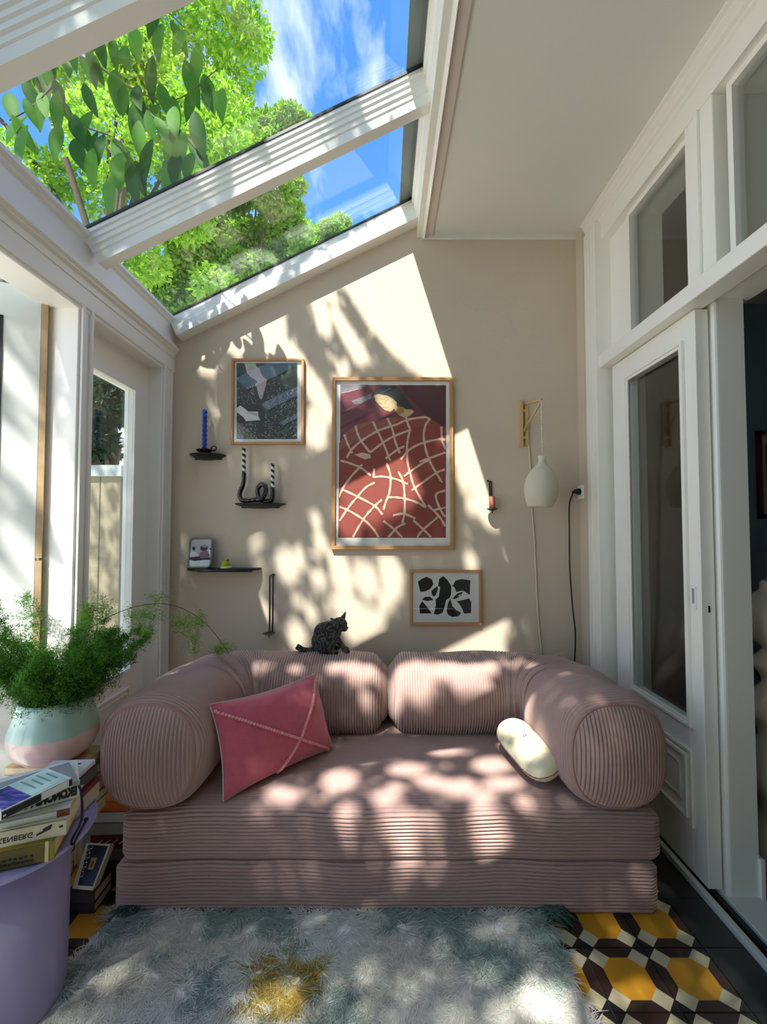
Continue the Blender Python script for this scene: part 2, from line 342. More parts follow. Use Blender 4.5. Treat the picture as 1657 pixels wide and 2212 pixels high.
    for k, (i0, e) in enumerate(((0, .010), (.024, .016), (.075, .006))):
        a0, a1, b0, b1 = g0-.012+i0, g1+i0*-1+.012, .20+i0, .50-i0
        mb.rim(xd-e, xd, a0, a1, b0, b1, .014)
    struct('panel_moulding', mb, WHITE, t, bev=.003)
    mb = MB().box(xd-.004, xd, 1.762, 1.792, 1.06, 1.15); struct('flush_pull', mb, WHITE, t, bev=.0015)
    struct('finger_recess', MB().box(xd-.0055, xd-.0035, 1.770, 1.782, 1.082, 1.142), mat('recess_grey', C(150, 156, 152), .5), t)
    struct('lock_slot', MB().box(xd+.024, xd+.032, y0-.001, y0+.01, 1.055, 1.08), BLACK_RUB, t)
    # opening post behind the leaf edge with a rounded bead
    mb = MB().box(1.285, 1.385, 1.70, 1.80, 0, 2.262); mb.tube([(1.283, 1.712, 0), (1.283, 1.712, 2.262)], .012, 10); struct('trim_36', mb, WHITE)
    struct('trim_37', MB().box(1.385, 1.40, 1.69, 1.81, 0, .16), WHITE)
    struct('trim_38', MB().box(1.274, 1.40, -.2, -.1, 0, 2.262), WHITE)
    # sill: white strip, dark track, board
    struct('trim_39', MB().box(1.19, 1.212, -.2, 2.405, -.02, .022), WHITE_OLD_SHADED, bev=.003)
    struct('trim_40', MB().box(1.212, 1.262, -.2, 2.405, -.02, .004).box(1.234, 1.239, -.2, 2.405, .004, .014), mat('track_metal', C(52, 54, 54), .4, .4, 30, metal=.6))
    struct('trim_41', MB().box(1.262, 1.40, -.2, 2.405, -.02, .020), WHITE_OLD_SHADED, bev=.004)
    # next room
    BLUE = mat('blue_grey_wall', C(128, 142, 152), .9, .04, 4); 
    struct('wall_next_room_back', MB().box(1.42, 4.6, 3.45, 3.6, 0, 3.13), BLUE); struct('wall_next_room_right', MB().box(4.5, 4.6, -2.6, 3.45, 0, 3.13), BLUE); struct('wall_next_room_front', MB().box(1.40, 4.5, -2.7, -2.6, 0, 3.13), BLUE)
    struct('floor.001', MB().box(1.40, 4.5, -2.6, 3.45, -.06, 0), mat('dark_floor', C(46, 42, 40), .4, .2, 8))
    struct('trim_42', MB().box(EX-.30, EX+.001, -2.5, BW, -.06, .012), mat('stone_sill', C(150, 148, 142), .8, .1))
build_shell()

# ---------------------------------------------------------------- floor of patterned cement tiles
def build_floor():
    fl = struct('floor', MB().box(EX, 1.19, -2.5, BW, -.06, -.006), mat('dark_grout', C(84, 80, 74), .9, .15, 30))
    mats = [mat('ochre_tile', C(200, 142, 38), .28, .12, 12, .05, 80, coat=.2), mat('brown_black_tile', C(58, 42, 38), .28, .15, 14, .05, 80, coat=.2),
            mat('ivory_tile', C(198, 186, 152), .3, .1, 16, .05, 80, coat=.2), mat('black_tile', C(36, 38, 38), .28, .15, 14, .05, 80, coat=.2)]
    T = .1975; h, t, e = .18, .17, .004/T/2
    mb = MB()
    def q(pts, m): mb.poly([((x-.5)*T, (y-.5)*T, 0) for x, y in pts], m)
    def rot(pts, k):
        for _ in range(k): pts = [(1-y, x) for x, y in pts]
        return pts
    q([(h+t, t), (1-h-t, t), (1-t, h+t), (1-t, 1-h-t), (1-h-t, 1-t), (h+t, 1-t), (t, 1-h-t), (t, h+t)], 0)
    for k in range(4):
        q(rot([(h, e), (1-h, e), (1-h-t, t), (h+t, t)], k), 1)
        q(rot([(h, e), (h+t, t), (t, h+t), (e, h)], k), 2)
        q(rot([(e, e), (h, e), (e, h)], k), 3)
    b = [(e, e), (1-e, e), (1-e, 1-e), (e, 1-e)]
    mb.add([((x-.5)*T, (y-.5)*T, z) for z in (0, -.006) for x, y in b], [(i, 4+i, 4+(i+1) % 4, (i+1) % 4) for i in range(4)], 1)
    o = obj('tile', mb, mats, fl); me = o.data; first = True
    for i in range(-11, 1):
        for j in range(-7, 6):
            x, y = 1.050+(i-.5)*T, 1.525+(j+.5)*T
            if x < EX+.02: continue
            if first: c = o; first = False
            else: c = o.copy(); COL.objects.link(c)
            c.parent = fl; c.location = (x, y, random.uniform(-.0006, .0006))
    bt = MB().box(-T/2+.001, T/2-.001, -T/2+.002, T/2-.002, -.006, 0)
    mb = MB().box(-.0675, .0675, -T/2+.001, T/2-.001, -.006, 0); o = obj('border_tile', mb, mats[3], fl); first = True
    for j in range(-7, 6):
        c = o if first else o.copy()
        if not first: COL.objects.link(c)
        first = False; c.parent = fl; c.location = (1.1205, 1.525+(j+.5)*T, 0)
build_floor()

# ---------------------------------------------------------------- sofa
PITCH = .0125
def ridge(s): return abs(math.cos(math.pi*s/PITCH))**.8
def build_sofa():
    t = thing('sofa', 'wide dusty pink corduroy sofa with rounded bolster arms below the pictures', 'sofa', (0, 2.1, 0))
    def mattress(name, x0, x1, y0, y1, z0, z1, r, sag=0.0):
        prof = []; n = 10
        for cx, cy, a0 in ((y1-r, z1-r, 0), (y0+r, z1-r, 90), (y0+r, z0+r, 180), (y1-r, z0+r, 270)):
            for k in range(n+1):
                a = math.radians(a0+90*k/n); prof.append((cx+r*math.cos(a), cy+r*math.sin(a)))
        P = [Vector((p[0], p[1])) for p in prof]; P.append(P[0]); seg = [(P[i+1]-P[i]).length for i in range(len(P)-1)]; Lg = sum(seg); N = int(round(Lg/PITCH))*6
        pts = []; i = 0; acc = 0
        for k in range(N):
            s = k*Lg/N
            while acc+seg[i] < s: acc += seg[i]; i += 1
            d = (P[i+1]-P[i]).normalized() if seg[i] > 0 else Vector((1, 0)); p = P[i]+d*(s-acc); nn = Vector((d.y, -d.x))
            pts.append((p, nn, (-1.0, .35, .95, 1.0, .95, .35)[k % 6]*.0050))
        rings = []; xs = [x0, x0+.008, x0+.03]+[x0+.03+(x1-x0-.06)*k/24 for k in range(1, 24)]+[x1-.03, x1-.008, x1]
        cy, cz = (y0+y1)/2, (z0+z1)/2
        for x in xs:
            dd = min(x-x0, x1-x); ins = .022*max(0, 1-dd/.03)**2
            ring = []
            for p, nn, o in pts:
                w = .006*math.sin(x*7+p.x*3)+.004*math.sin(x*17+p.x*11+1)
                zz = p.y+nn.y*(o-ins)
                if p.y > cz: zz += sag*max(0, (1-((x-(x0+x1)/2)/((x1-x0)/2))**2))*max(0, min(1, (p.x-y0)/.08))+w*.5
                ring.append(Vector((x, p.x+nn.x*(o-ins)+w*.4*(1 if p.x < y0+.02 else 0), zz)))
            rings.append(ring)
        obj(name, MB().rings(rings), PINK, t, smooth=True)
    mattress('base_mattress', -.968, .990, 1.655, 2.57, .001, .174, .018)
    mattress('seat_mattress', -.948, 1.004, 1.658, 2.57, .178, .352, .035, .018)
    def bolster(sx, x_end, seed):
        A = .850; yb = 2.365; yf = 1.650; R = .27
        path = []; s = yf
        pts = [Vector((sx*A, yf+(yb-R-yf)*k/40, 0)) for k in range(41)]
        pts += [Vector((sx*(A-R+R*math.cos(a)), yb-R+R*math.sin(a), 0)) for a in [math.pi/2*k/30 for k in range(1, 31)]]
        xe = x_end; pts += [Vector((sx*(A-R)+(xe-sx*(A-R))*k/40, yb, 0)) for k in range(1, 41)]
        seg = [(pts[i+1]-pts[i]).length for i in range(len(pts)-1)]; Lg = sum(seg); N = int(Lg/PITCH)*6; rings = []; i = 0; acc = 0; M = 56
        for k in range(N+1):
            s = min(k*Lg/N, Lg-1e-6)
            while acc+seg[i] < s: acc += seg[i]; i += 1
            d = (pts[i+1]-pts[i]).normalized(); p = pts[i]+d*(s-acc); w = Vector((d.y, -d.x, 0)); f = s/Lg
            a, b = .192+.012*min(1, f*1.6), .208-.022*min(1, f*1.6); zc = .352+b-.004
            e0 = max(0, 1-s/.075); e1 = max(0, 1-(Lg-s)/.06); sc = 1-.13*e0**2-.24*e1**2.2; o = (-1.0, .35, .95, 1.0, .95, .35)[k % 6]*.0044
            ring = []
            for j in range(M):
                th = 2*math.pi*j/M; c_, s_ = math.cos(th), math.sin(th); q = (abs(c_)**2.5+abs(s_)**2.5)**(-1/2.5)
                n1 = .007*math.sin(3*th+s*7+seed)*math.sin(s*5+seed*2)+.004*math.sin(5*th-s*13+seed)
                if .50 < f < .80 or True: n1 += .004*math.sin(s*38+2*math.sin(th*2+seed))*math.exp(-((s-.62)/.13)**2)*(1 if s_ > -.2 else .3)
                rr = q*sc
                ring.append(p+w*(c_*(a*rr+o+n1))+Vector((0, 0, zc+s_*(b*rr+o+n1*(.3 if s_ < 0 else 1)))))
            rings.append(ring)
        mb = MB().rings(rings, caps=False)
        bo = obj('bolster', mb, PINK, t, smooth=True)
        # corduroy end cap with upright ribs
        def cap(cx, yy, zc, a, b, sgn, name, ax):
            NX, NZ = int(2*a/PITCH)*6, 22; vs = []; fs = []
            for ix in range(NX+1):
                x = -1+2*ix/NX; x = math.copysign(min(abs(x), .9995), x); hz = (1-abs(x)**2.5)**(1/2.5)
                for iz in range(NZ+1):
                    z = hz*(-1+2*iz/NZ); rho = min(1, (abs(x)**2.5+abs(z)**2.5)**(1/2.5)); out = .055*(1-rho**2.6)+(-1.0, .35, .95, 1.0, .95, .35)[ix % 6]*.0050*(1-rho**12)
                    out += .006*math.sin(4*x+3*z+seed)*(1-rho)
                    vs.append(Vector((cx, yy, zc))+Vector(ax)*(x*a)+Vector((0, 0, z*b))+Vector(sgn)*out)
            for ix in range(NX):
                for iz in range(NZ): k = ix*(NZ+1)+iz; fs.append((k, k+1, k+NZ+2, k+NZ+1))
            obj(name, MB().add(vs, fs), PINK, bo, smooth=True)
            ring = [Vector((cx, yy, zc))+Vector(ax)*(c*a*q)+Vector((0, 0, s_*b*q)) for c, s_, q in [(math.cos(h), math.sin(h), (abs(math.cos(h))**2.5+abs(math.sin(h))**2.5)**-.4) for h in [2*math.pi*k/80 for k in range(81)]]]
            obj('seam', MB().tube(ring, .0045, 6), PINK_TRIM, bo, smooth=True)
        b0 = .208; cap(sx*A, yf, .352+b0-.004, .192*.875, b0*.875, (0, -1, 0), 'end_cap', (1, 0, 0))
        b1 = .186; cap(x_end, yb, .352+b1-.004, .204*.765, b1*.765, (-sx, 0, 0), 'end_cap', (0, 1, 0))
    bolster(-1, -.012, 1.0); bolster(1, .055, 2.7)
build_sofa()

def build_cushions():
    RASP = mat('raspberry_wool', C(204, 88, 110), .95, .18, 30, .7, 260, sheen=.6)
    t = thing('throw_pillow', 'raspberry pink wool pillow with a stitched cross, leaning on the left arm', 'pillow', (-.44, 1.95, .38))
    c = [Vector(p) for p in ((-.585, 1.700, .375), (-.235, 2.085, .378), (-.325, 2.125, .690), (-.655, 1.745, .700))]   # bl br tr tl
    nrm = (c[1]-c[0]).cross(c[3]-c[0]).normalized(); nrm = -nrm if nrm.y > 0 else nrm
    NU, NV = 44, 30
    def base(u, v): 
        p = (c[0]*(1-u)+c[1]*u)*(1-v)+(c[3]*(1-u)+c[2]*u)*v; m = (c[0]+c[1]+c[2]+c[3])/4
        a, b = 2*u-1, 2*v-1; pin = 1-.10*(1-a*a)*abs(b)**3-.07*(1-b*b)*abs(a)**3; return m+(p-m)*pin*1.03
    def th(u, v): return .082*(max(0, (1-(2*u-1)**2)*(1-(2*v-1)**2)))**.42
    def front(u, v, o=0): return base(u, v)+nrm*(th(u, v)+o+.004*math.sin(9*u+5*v)*math.sin(7*v))
    vs = []; fs = []
    for side in (1, -1):
        o = len(vs)
        for i in range(NU+1):
            for j in range(NV+1):
                u, v = i/NU, j/NV; vs.append(front(u, v) if side > 0 else base(u, v)-nrm*(th(u, v)*.75))
        for i in range(NU):
            for j in range(NV):
                k = o+i*(NV+1)+j; q = (k, k+NV+1, k+NV+2, k+1); fs.append(q if side > 0 else q[::-1])
    obj('cover', MB().add(vs, fs), RASP, t, smooth=True)
    mb = MB()
    for a, b in (((.0, .93), (.93, .02)), ((.96, .93), (.40, .02))):
        n = 46
        for k in range(n+1):
            f = k/n; u = a[0]+(b[0]-a[0])*f; v = a[1]+(b[1]-a[1])*f+.05*math.sin(math.pi*f)*(-1 if a[0] > .5 else 1)*0
            mb.sph(front(min(max(u, .01), .99), min(max(v, .01), .99), .003), (.0078, .0078, .0056), 7, 5)
    obj('braided_cross', mb, mat('pale_pink_yarn', C(232, 158, 160), .9), t, smooth=True, label='pale pink braided yarn cross')
    mb = MB(); e = [base(k/20, 0) for k in range(21)]+[base(1, k/14) for k in range(1, 15)]+[base(1-k/20, 1) for k in range(1, 21)]+[base(0, 1-k/14) for k in range(1, 15)]
    obj('piping', mb.tube([p-nrm*.004 for p in e], .0035, 6), mat('beige_backing', C(206, 186, 170), .9), t, smooth=True)
    # small cream cushion
    CRM = mat('cream_cotton', C(236, 226, 190), .9, .06, 20, .4, 300, sheen=.3)
    t = thing('bolster_pillow', 'small cream oblong pillow with stitched dark dots beside the right arm', 'pillow', (.64, 1.98, .37))
    p0, p1 = Vector((.560, 2.10, .478)), Vector((.640, 1.735, .442)); d = (p1-p0); Ln = d.length; d.normalize(); upv = Vector((0, 0, 1)); w = d.cross(upv).normalized(); w = (w*.94+Vector((0, 0, 1))*(.34 if w.x > 0 else -.34)).normalized(); uu = w.cross(d).normalized(); uu = uu if uu.z > 0 else -uu
    rings = []; N = 60; M = 28
    for k in range(N+1):
        x = -1+2*k/N; e = (1-abs(x)**4.5)**(1/2.2) if abs(x) < 1 else 0; e = max(e, .02); wr = .0018*(math.sin(k*1.9) if x > .25 else .3*math.sin(k*.7))
        rings.append([p0+d*(Ln*(x*.5+.5))+w*math.cos(2*math.pi*j/M)*(.078*e+wr)+uu*math.sin(2*math.pi*j/M)*(.050*e+wr) for j in range(M)])
    obj('cover', MB().rings(rings), CRM, t, smooth=True)
    edge = []
    for sg in (1, -1):
        ks = range(N+1) if sg > 0 else range(N, -1, -1)
        for k in ks:
            x = -1+2*k/N; e = max((1-abs(x)**4.5)**(1/2.2) if abs(x) < 1 else 0, .02); edge.append(p0+d*(Ln*(x*.5+.5))+w*sg*(.079*e))
    obj('piping', MB().tube(edge, .002, 6), mat('brown_piping', C(120, 96, 78), .8), t, smooth=True)
    for s in (-1, 1): obj('stitched_dot', MB().sph(p0+d*(Ln*.50)+w*(.005*s-.008)+uu*.050, .0034, 8, 6), BLACK_RUB, t, label='tiny dark stitched dot')
build_cushions()

# ---------------------------------------------------------------- cat
def remesh(mb, voxel, it=6):
    me = bpy.data.meshes.new('body_blocks'); me.from_pydata([tuple(v) for v in mb.v], [], mb.f); o = bpy.data.objects.new('body_blocks', me); COL.objects.link(o)
    r = o.modifiers.new('r', 'REMESH'); r.mode = 'VOXEL'; r.voxel_size = voxel
    s = o.modifiers.new('s', 'SMOOTH'); s.factor = .5; s.iterations = it
    dg = bpy.context.evaluated_depsgraph_get(); me2 = bpy.data.meshes.new_from_object(o.evaluated_get(dg)); bpy.data.objects.remove(o); return me2
def build_cat():
    root = thing('cat', 'dark tabby cat sitting on top of the sofa back looking down to the right', 'cat', (-.314, 2.395, .722))
    O = Vector((0, 0, 0)); mb = MB()
    def ry(a): return Matrix.Rotation(math.radians(a), 3, 'Y')
    mb.sph((-.008, .004, .058), (.060, .056, .060), 20, 14); mb.sph((0, .002, .098), (.058, .052, .060), 20, 14); mb.sph((.028, 0, .122), (.050, .046, .044), 20, 14)
    mb.sph((.052, 0, .108), (.040, .038, .048), 16, 12); mb.sph((.062, -.002, .135), (.034, .032, .032), 16, 12)
    mb.sph((.084, -.008, .150), (.040, .040, .036), 18, 12, R=ry(20)); mb.sph((.108, -.016, .130), (.020, .022, .018), 12, 10); mb.sph((.092, -.03, .132), (.020, .018, .018), 12, 10); mb.sph((.100, .010, .132), (.018, .018, .018), 12, 10)
    for (a, tip, wd) in (((.056, -.022, .170), (.030, -.030, .188), .013), ((.098, .010, .178), (.117, .014, .219), .014)):
        A = Vector(a); T = Vector(tip); pts = [A+(T-A)*k/6 for k in range(-2, 7)]; mb.tube(pts, [wd*1.15, wd*1.1, wd, wd*.86, wd*.7, wd*.54, wd*.38, wd*.22, wd*.08], 10)
    mb.sph((.012, -.036, .042), (.052, .026, .044), 16, 12); mb.sph((.012, .040, .042), (.050, .024, .042), 16, 12)
    for sy in (-.042, .046): mb.tube([(.02, sy, .014), (.045, sy, .012), (.068, sy, .011), (.08, sy, .010)], [.016, .014, .013, .008], 10)
    for dy, dx in ((-.020, 0), (.022, -.008)):
        mb.tube([(.056+dx, dy, .105), (.072+dx, dy*1.1, .072), (.092+dx, dy*1.15, .042), (.112+dx, dy*1.15, .019), (.128+dx, dy*1.15, .010), (.138+dx, dy*1.15, .008)], [.021, .018, .0145, .012, .012, .007], 10)
    tl = spline([(-.045, .01, .018), (-.075, -.005, .012), (-.105, -.012, .015), (-.130, -.012, .028), (-.143, -.012, .036)], 6)
    mb.tube(tl, [.016]*len(tl), 10)
    me = remesh(mb, .0042, 4); me.shade_smooth()
    m = bpy.data.materials.new('tabby_fur'); m.use_nodes = True; nt = m.node_tree; n = nt.nodes; l = nt.links; p = n['Principled BSDF']; p.inputs['Roughness'].default_value = .8; p.inputs['Sheen Weight'].default_value = .12
    tc = n.new('ShaderNodeTexCoord'); wv = n.new('ShaderNodeTexWave'); wv.inputs['Scale'].default_value = 11; wv.inputs['Distortion'].default_value = 14; wv.inputs['Detail'].default_value = 3; wv.inputs['Detail Scale'].default_value = 2.2
    l.new(tc.outputs['Object'], wv.inputs['Vector']); cr = n.new('ShaderNodeValToRGB'); e = cr.color_ramp.elements; e[0].position = .42; e[0].color = C(20, 18, 17); e[1].position = 1.0; e[1].color = C(84, 77, 66); l.new(wv.outputs['Fac'], cr.inputs[0])
    fz = n.new('ShaderNodeTexNoise'); fz.inputs['Scale'].default_value = 260; l.new(tc.outputs['Object'], fz.inputs['Vector']); bp = n.new('ShaderNodeBump'); bp.inputs['Strength'].default_value = .5; bp.inputs['Distance'].default_value = .003
    l.new(fz.outputs['Fac'], bp.inputs['Height']); l.new(bp.outputs[0], p.inputs['Normal']); l.new(cr.outputs[0], p.inputs['Base Color'])
    me.materials.append(m); b = bpy.data.objects.new('body', me); COL.objects.link(b); b.parent = root
    off = root.location
    def sub(name, mb, mm, lab=None): 
        mb.v = [tuple(Vector(v)+off) for v in mb.v]; obj(name, mb, mm, root, smooth=True, label=lab)
    ey = mat('amber_eye', C(120, 112, 50), .15, .05)
    sub('eye', MB().sph((.108, -.034, .152), (.0060, .0052, .0048), 10, 8), ey); sub('eye', MB().sph((.119, -.004, .153), (.0052, .0060, .0048), 10, 8), ey)
    sub('nose', MB().sph((.1275, -.022, .135), (.004, .005, .0035), 10, 8), mat('cat_nose', C(60, 36, 34), .4))
    mb = MB()
    for k in range(3):
        a = Vector((.120, -.034, .128+.003*k)); mb.tube([a, a+Vector((.012, -.03, -.006+.006*k)), a+Vector((.014, -.052, -.014+.008*k))], .0004, 4)
    sub('whiskers', mb, mat('whisker', C(210, 210, 205), .5))
    mb = MB().tube([(.1215, -.024, .126), (.1225, -.020, .1235), (.121, -.014, .126)], .0008, 5); sub('mouth', mb, BLACK_RUB)
    mb = MB()
    for a, tip in (((.100, .0015, .184), (.1155, .0085, .2135)), ):
        A, T = Vector(a), Vector(tip); mb.poly([A+Vector((-.005, -.008, 0)), A+Vector((.008, -.006, -.002)), T]); 
    sub('inner_ear', mb, mat('inner_ear_fur', C(86, 70, 64), .9))
build_cat()

# ---------------------------------------------------------------- pictures on the wall
FY = 2.604
def frame(name, label, x0, x1, z0, z1, w, card, art, group=None):
    t = thing(name, label, 'picture', ((x0+x1)/2, BW, z0))
    mb = MB()
    for a0, a1, b0, b1 in ((x0, x1, z1-w, z1), (x0, x1, z0, z0+w), (x0, x0+w, z0+w, z1-w), (x1-w, x1, z0+w, z1-w)): mb.box(a0, a1, FY, BW-.001, b0, b1)
    obj('frame', mb, OAK, t, bev=.002)
    obj('card', MB().box(x0+w-.002, x1-w+.002, 2.618, 2.622, z0+w-.002, z1-w+.002), MATW, t)
    mb, ms = art(); obj('print', mb, ms, t)
    obj('glazing', MB().box(x0+w-.002, x1-w+.002, 2.611, 2.6125, z0+w-.002, z1-w+.002), PIC_GLASS, t)
    return t
PIC_GLASS = glass_mat('picture_glass', (.98, .98, .98, 1), .03, .5)
class Art:
    def __init__(s, ox, oy, k): s.mb = MB(); s.k = k; s.ox = ox; s.oy = oy; s.n = 0
    def use(s, ox, oy, k): s.ox, s.oy, s.k = ox, oy, k; return s
    def P(s, p, lay): q = at(s.ox+p[0]*s.k, s.oy+p[1]*s.k, 2.618); return Vector((q.x, 2.6178-.00025*lay, q.z))
    def poly(s, pts, m, lay): s.mb.poly([s.P(p, lay) for p in pts], m); return s
    def stroke(s, pts, w, m, lay):
        P = spline([s.P(p, lay) for p in pts], 6); n = len(P); vs = []
        for i, p in enumerate(P):
            d = (P[min(i+1, n-1)]-P[max(i-1, 0)]).normalized(); nn = Vector((-d.z, 0, d.x)); ww = w*(.5+.08*math.sin(i*1.3+pts[0][0])); vs += [p+nn*ww, p-nn*ww]
        s.mb.add(vs, [(2*i, 2*i+1, 2*i+3, 2*i+2) for i in range(n-1)], m); return s
def art_plaid():
    a = Art(710, 805, .169); ms = [mat('print_maroon', C(112, 44, 58), .7, .12, 9), mat('print_brick_coat', C(150, 72, 62), .7, .08, 6), mat('print_hair', C(48, 52, 56), .7, .2, 40), mat('print_skin', C(204, 178, 134), .7, .08, 14), mat('print_stroke', C(224, 190, 166), .7, .05), mat('print_wine', C(84, 34, 48), .7, .1, 9), mat('print_grey', C(126, 122, 128), .7, .3, 30), mat('print_ochre', C(176, 134, 70), .7, .1)]
    a.poly([(150, 155), (1500, 160), (1500, 1300), (145, 1300)], 0, 0)
    a.poly([(900, 160), (1500, 160), (1500, 700), (1300, 590), (1000, 300)], 5, 1)
    a.use(710, 990, .169).poly([(135, -200), (1495, -200), (1498, 1015), (122, 1015)], 1, 1)
    a.use(710, 805, .169).poly([(142, 900), (190, 790), (350, 665), (560, 615), (760, 580), (1000, 570), (1220, 560), (1320, 600), (1495, 700), (1495, 950), (142, 950)], 1, 2)
    a.poly([(560, 255), (620, 190), (720, 165), (880, 175), (960, 280), (1040, 400), (1090, 470), (960, 470), (850, 350), (700, 280)], 2, 3)
    a.poly([(150, 160), (490, 160), (420, 210), (300, 230), (160, 270)], 6, 2); a.stroke([(160, 262), (300, 232), (380, 205)], .003, 4, 4); a.poly([(290, 360), (400, 320), (560, 260), (540, 330), (420, 390), (330, 410)], 6, 2)
    for k in range(5): a.stroke([(170, 640-22*k), (400, 560-36*k), (620, 470-50*k)], .0012, 5, 2)
    a.poly([(580, 290), (640, 275), (740, 290), (820, 330), (870, 380), (870, 430), (930, 440), (990, 470), (1060, 470), (1095, 500), (1040, 550), (970, 580), (900, 545), (860, 500), (840, 460), (790, 500), (720, 480), (650, 420), (600, 360)], 3, 4)
    a.poly([(880, 430), (960, 440), (970, 500), (900, 540), (868, 500)], 7, 5)
    for q in ([(660, 330), (700, 345), (740, 320)], [(640, 400), (680, 390)], [(690, 440), (730, 450), (760, 440)], [(760, 340), (720, 380), (735, 400)]): a.stroke(q, .0016, 2, 5)
    S1 = [[(200, 790), (240, 900), (300, 1030)], [(345, 680), (370, 780), (420, 880), (530, 1020)], [(565, 625), (620, 740), (690, 880), (730, 980), (790, 1130)], [(750, 580), (800, 690), (825, 760), (850, 880), (910, 1030)], [(990, 570), (1010, 650), (1045, 735)], [(1040, 740), (1010, 860), (1000, 960), (1010, 1150), (1040, 1290)], [(1290, 600), (1240, 670), (1215, 800), (1240, 980), (1290, 1130)], [(230, 1090), (290, 990), (410, 880), (600, 760), (780, 690), (880, 660), (1000, 605), (1220, 570), (1300, 600)], [(530, 1020), (690, 900), (820, 820), (1050, 730)], [(730, 1100), (870, 990), (970, 940)], [(920, 1110), (1040, 980), (1200, 900), (1420, 850), (1490, 860)], [(1160, 1140), (1300, 1090), (1490, 1020)], [(1440, 690), (1450, 860), (1490, 980)]]
    S2 = [[(150, 30), (260, 60), (410, 120), (540, 220)], [(430, 80), (300, 220), (190, 370), (130, 500)], [(180, 400), (370, 490), (590, 610), (690, 720)], [(590, 310), (480, 370), (370, 490), (260, 620), (140, 800)], [(140, 620), (260, 670), (440, 780), (560, 890), (640, 1010)], [(680, 530), (590, 610), (480, 730), (400, 850), (310, 1010)], [(580, 130), (575, 250)], [(580, 240), (700, 235), (870, 270), (1010, 330)], [(740, 60), (790, 220), (780, 420), (730, 560), (700, 660)], [(890, 170), (950, 290), (970, 480), (970, 700), (940, 830)], [(740, 500), (860, 500), (990, 520), (1140, 570), (1240, 630)], [(1040, 180), (1080, 330), (1150, 470), (1240, 620)], [(960, 230), (1130, 110), (1280, 20)], [(1290, 40), (1370, 180), (1450, 310)], [(1060, 410), (1200, 310), (1370, 190), (1490, 140)], [(820, 730), (960, 710), (1110, 770)], [(700, 800), (840, 910), (940, 1010)], [(980, 830), (870, 890), (760, 1010)], [(1080, 790), (1210, 910), (1310, 1010)], [(1410, 740), (1210, 910), (1130, 1010)], [(1270, 600), (1410, 740), (1490, 870)], [(1490, 410), (1370, 470), (1430, 660), (1490, 750)], [(1350, 660), (1490, 630)]]
    for k, q in enumerate(S1): a.stroke(q, .0125, 4, 6+.12*k)
    a.use(710, 990, .169)
    for k, q in enumerate(S2): a.stroke(q, .0125, 4, 7.6+.10*k)
    a.use(710, 805, .169).poly([(330, 1050), (430, 1020), (530, 1045), (540, 1090), (460, 1110)], 4, 5)
    return a.mb, ms
def art_reader():
    a = Art(490, 760, .1086); ms = [mat('print_dark_green', C(58, 78, 66), .7, .15, 8), mat('print_rose_grey', C(190, 176, 178), .7, .06, 20), mat('print_coat_dark', C(46, 56, 58), .7, .15, 30), mat('print_paper', C(224, 226, 226), .7, .04), mat('print_fleck', C(150, 160, 158), .7, .2, 60), mat('print_pale_green', C(176, 200, 184), .7, .1)]
    a.poly([(195, 225), (1400, 225), (1400, 1735), (195, 1735)], 0, 0)
    a.poly([(350, 230), (570, 230), (600, 310), (660, 330), (560, 330), (440, 290), (380, 320)], 5, 1)
    a.poly([(380, 320), (440, 285), (600, 330), (650, 320), (665, 390), (720, 500), (800, 560), (770, 700), (690, 960), (640, 900), (600, 720), (560, 650), (610, 590), (550, 550), (470, 500), (400, 410)], 1, 2)
    a.poly([(200, 1735), (200, 900), (240, 720), (370, 600), (560, 640), (640, 880), (690, 965), (760, 760), (790, 600), (900, 520), (1060, 460), (1160, 640), (1400, 760), (1400, 1735)], 2, 1)
    a.stroke([(820, 600), (900, 560), (970, 570)], .004, 0, 3); a.stroke([(690, 965), (650, 1150), (660, 1330), (760, 1500)], .006, 0, 3)
    r = random.Random(3)
    for k in range(950):
        x, y = r.uniform(205, 1395), r.uniform(600, 1725)
        if x < 560 and y < 640+.2*(560-x): continue
        if 560 < x < 800 and y < 960: continue
        if x > 800 and y < 560+.25*(x-800): continue
        if x < 670 and 1050 < y < 1390: continue
        if 640 < x < 760 and 960 < y < 1600: continue
        an = r.uniform(0, 3.14) if x < 640 else math.atan2(y-900, x-700)+1.57+r.uniform(-.5, .5); ln = r.uniform(8, 26); wd = r.uniform(3, 8); c, s = math.cos(an), math.sin(an)
        a.poly([(x+c*ln, y+s*ln), (x-s*wd, y+c*wd), (x-c*ln, y-s*ln), (x+s*wd, y-c*wd)], 4 if r.random() < .8 else 5, 3)
    a.poly([(200, 1120), (270, 1065), (330, 1110), (430, 1190), (620, 1190), (630, 1290), (665, 1360), (380, 1380), (330, 1300), (200, 1200)], 3, 4)
    a.poly([(350, 1210), (600, 1215), (625, 1290), (480, 1240)], 1, 5)
    a.stroke([(440, 420), (480, 430)], .002, 2, 5); a.stroke([(500, 470), (530, 490)], .002, 2, 5)
    return a.mb, ms
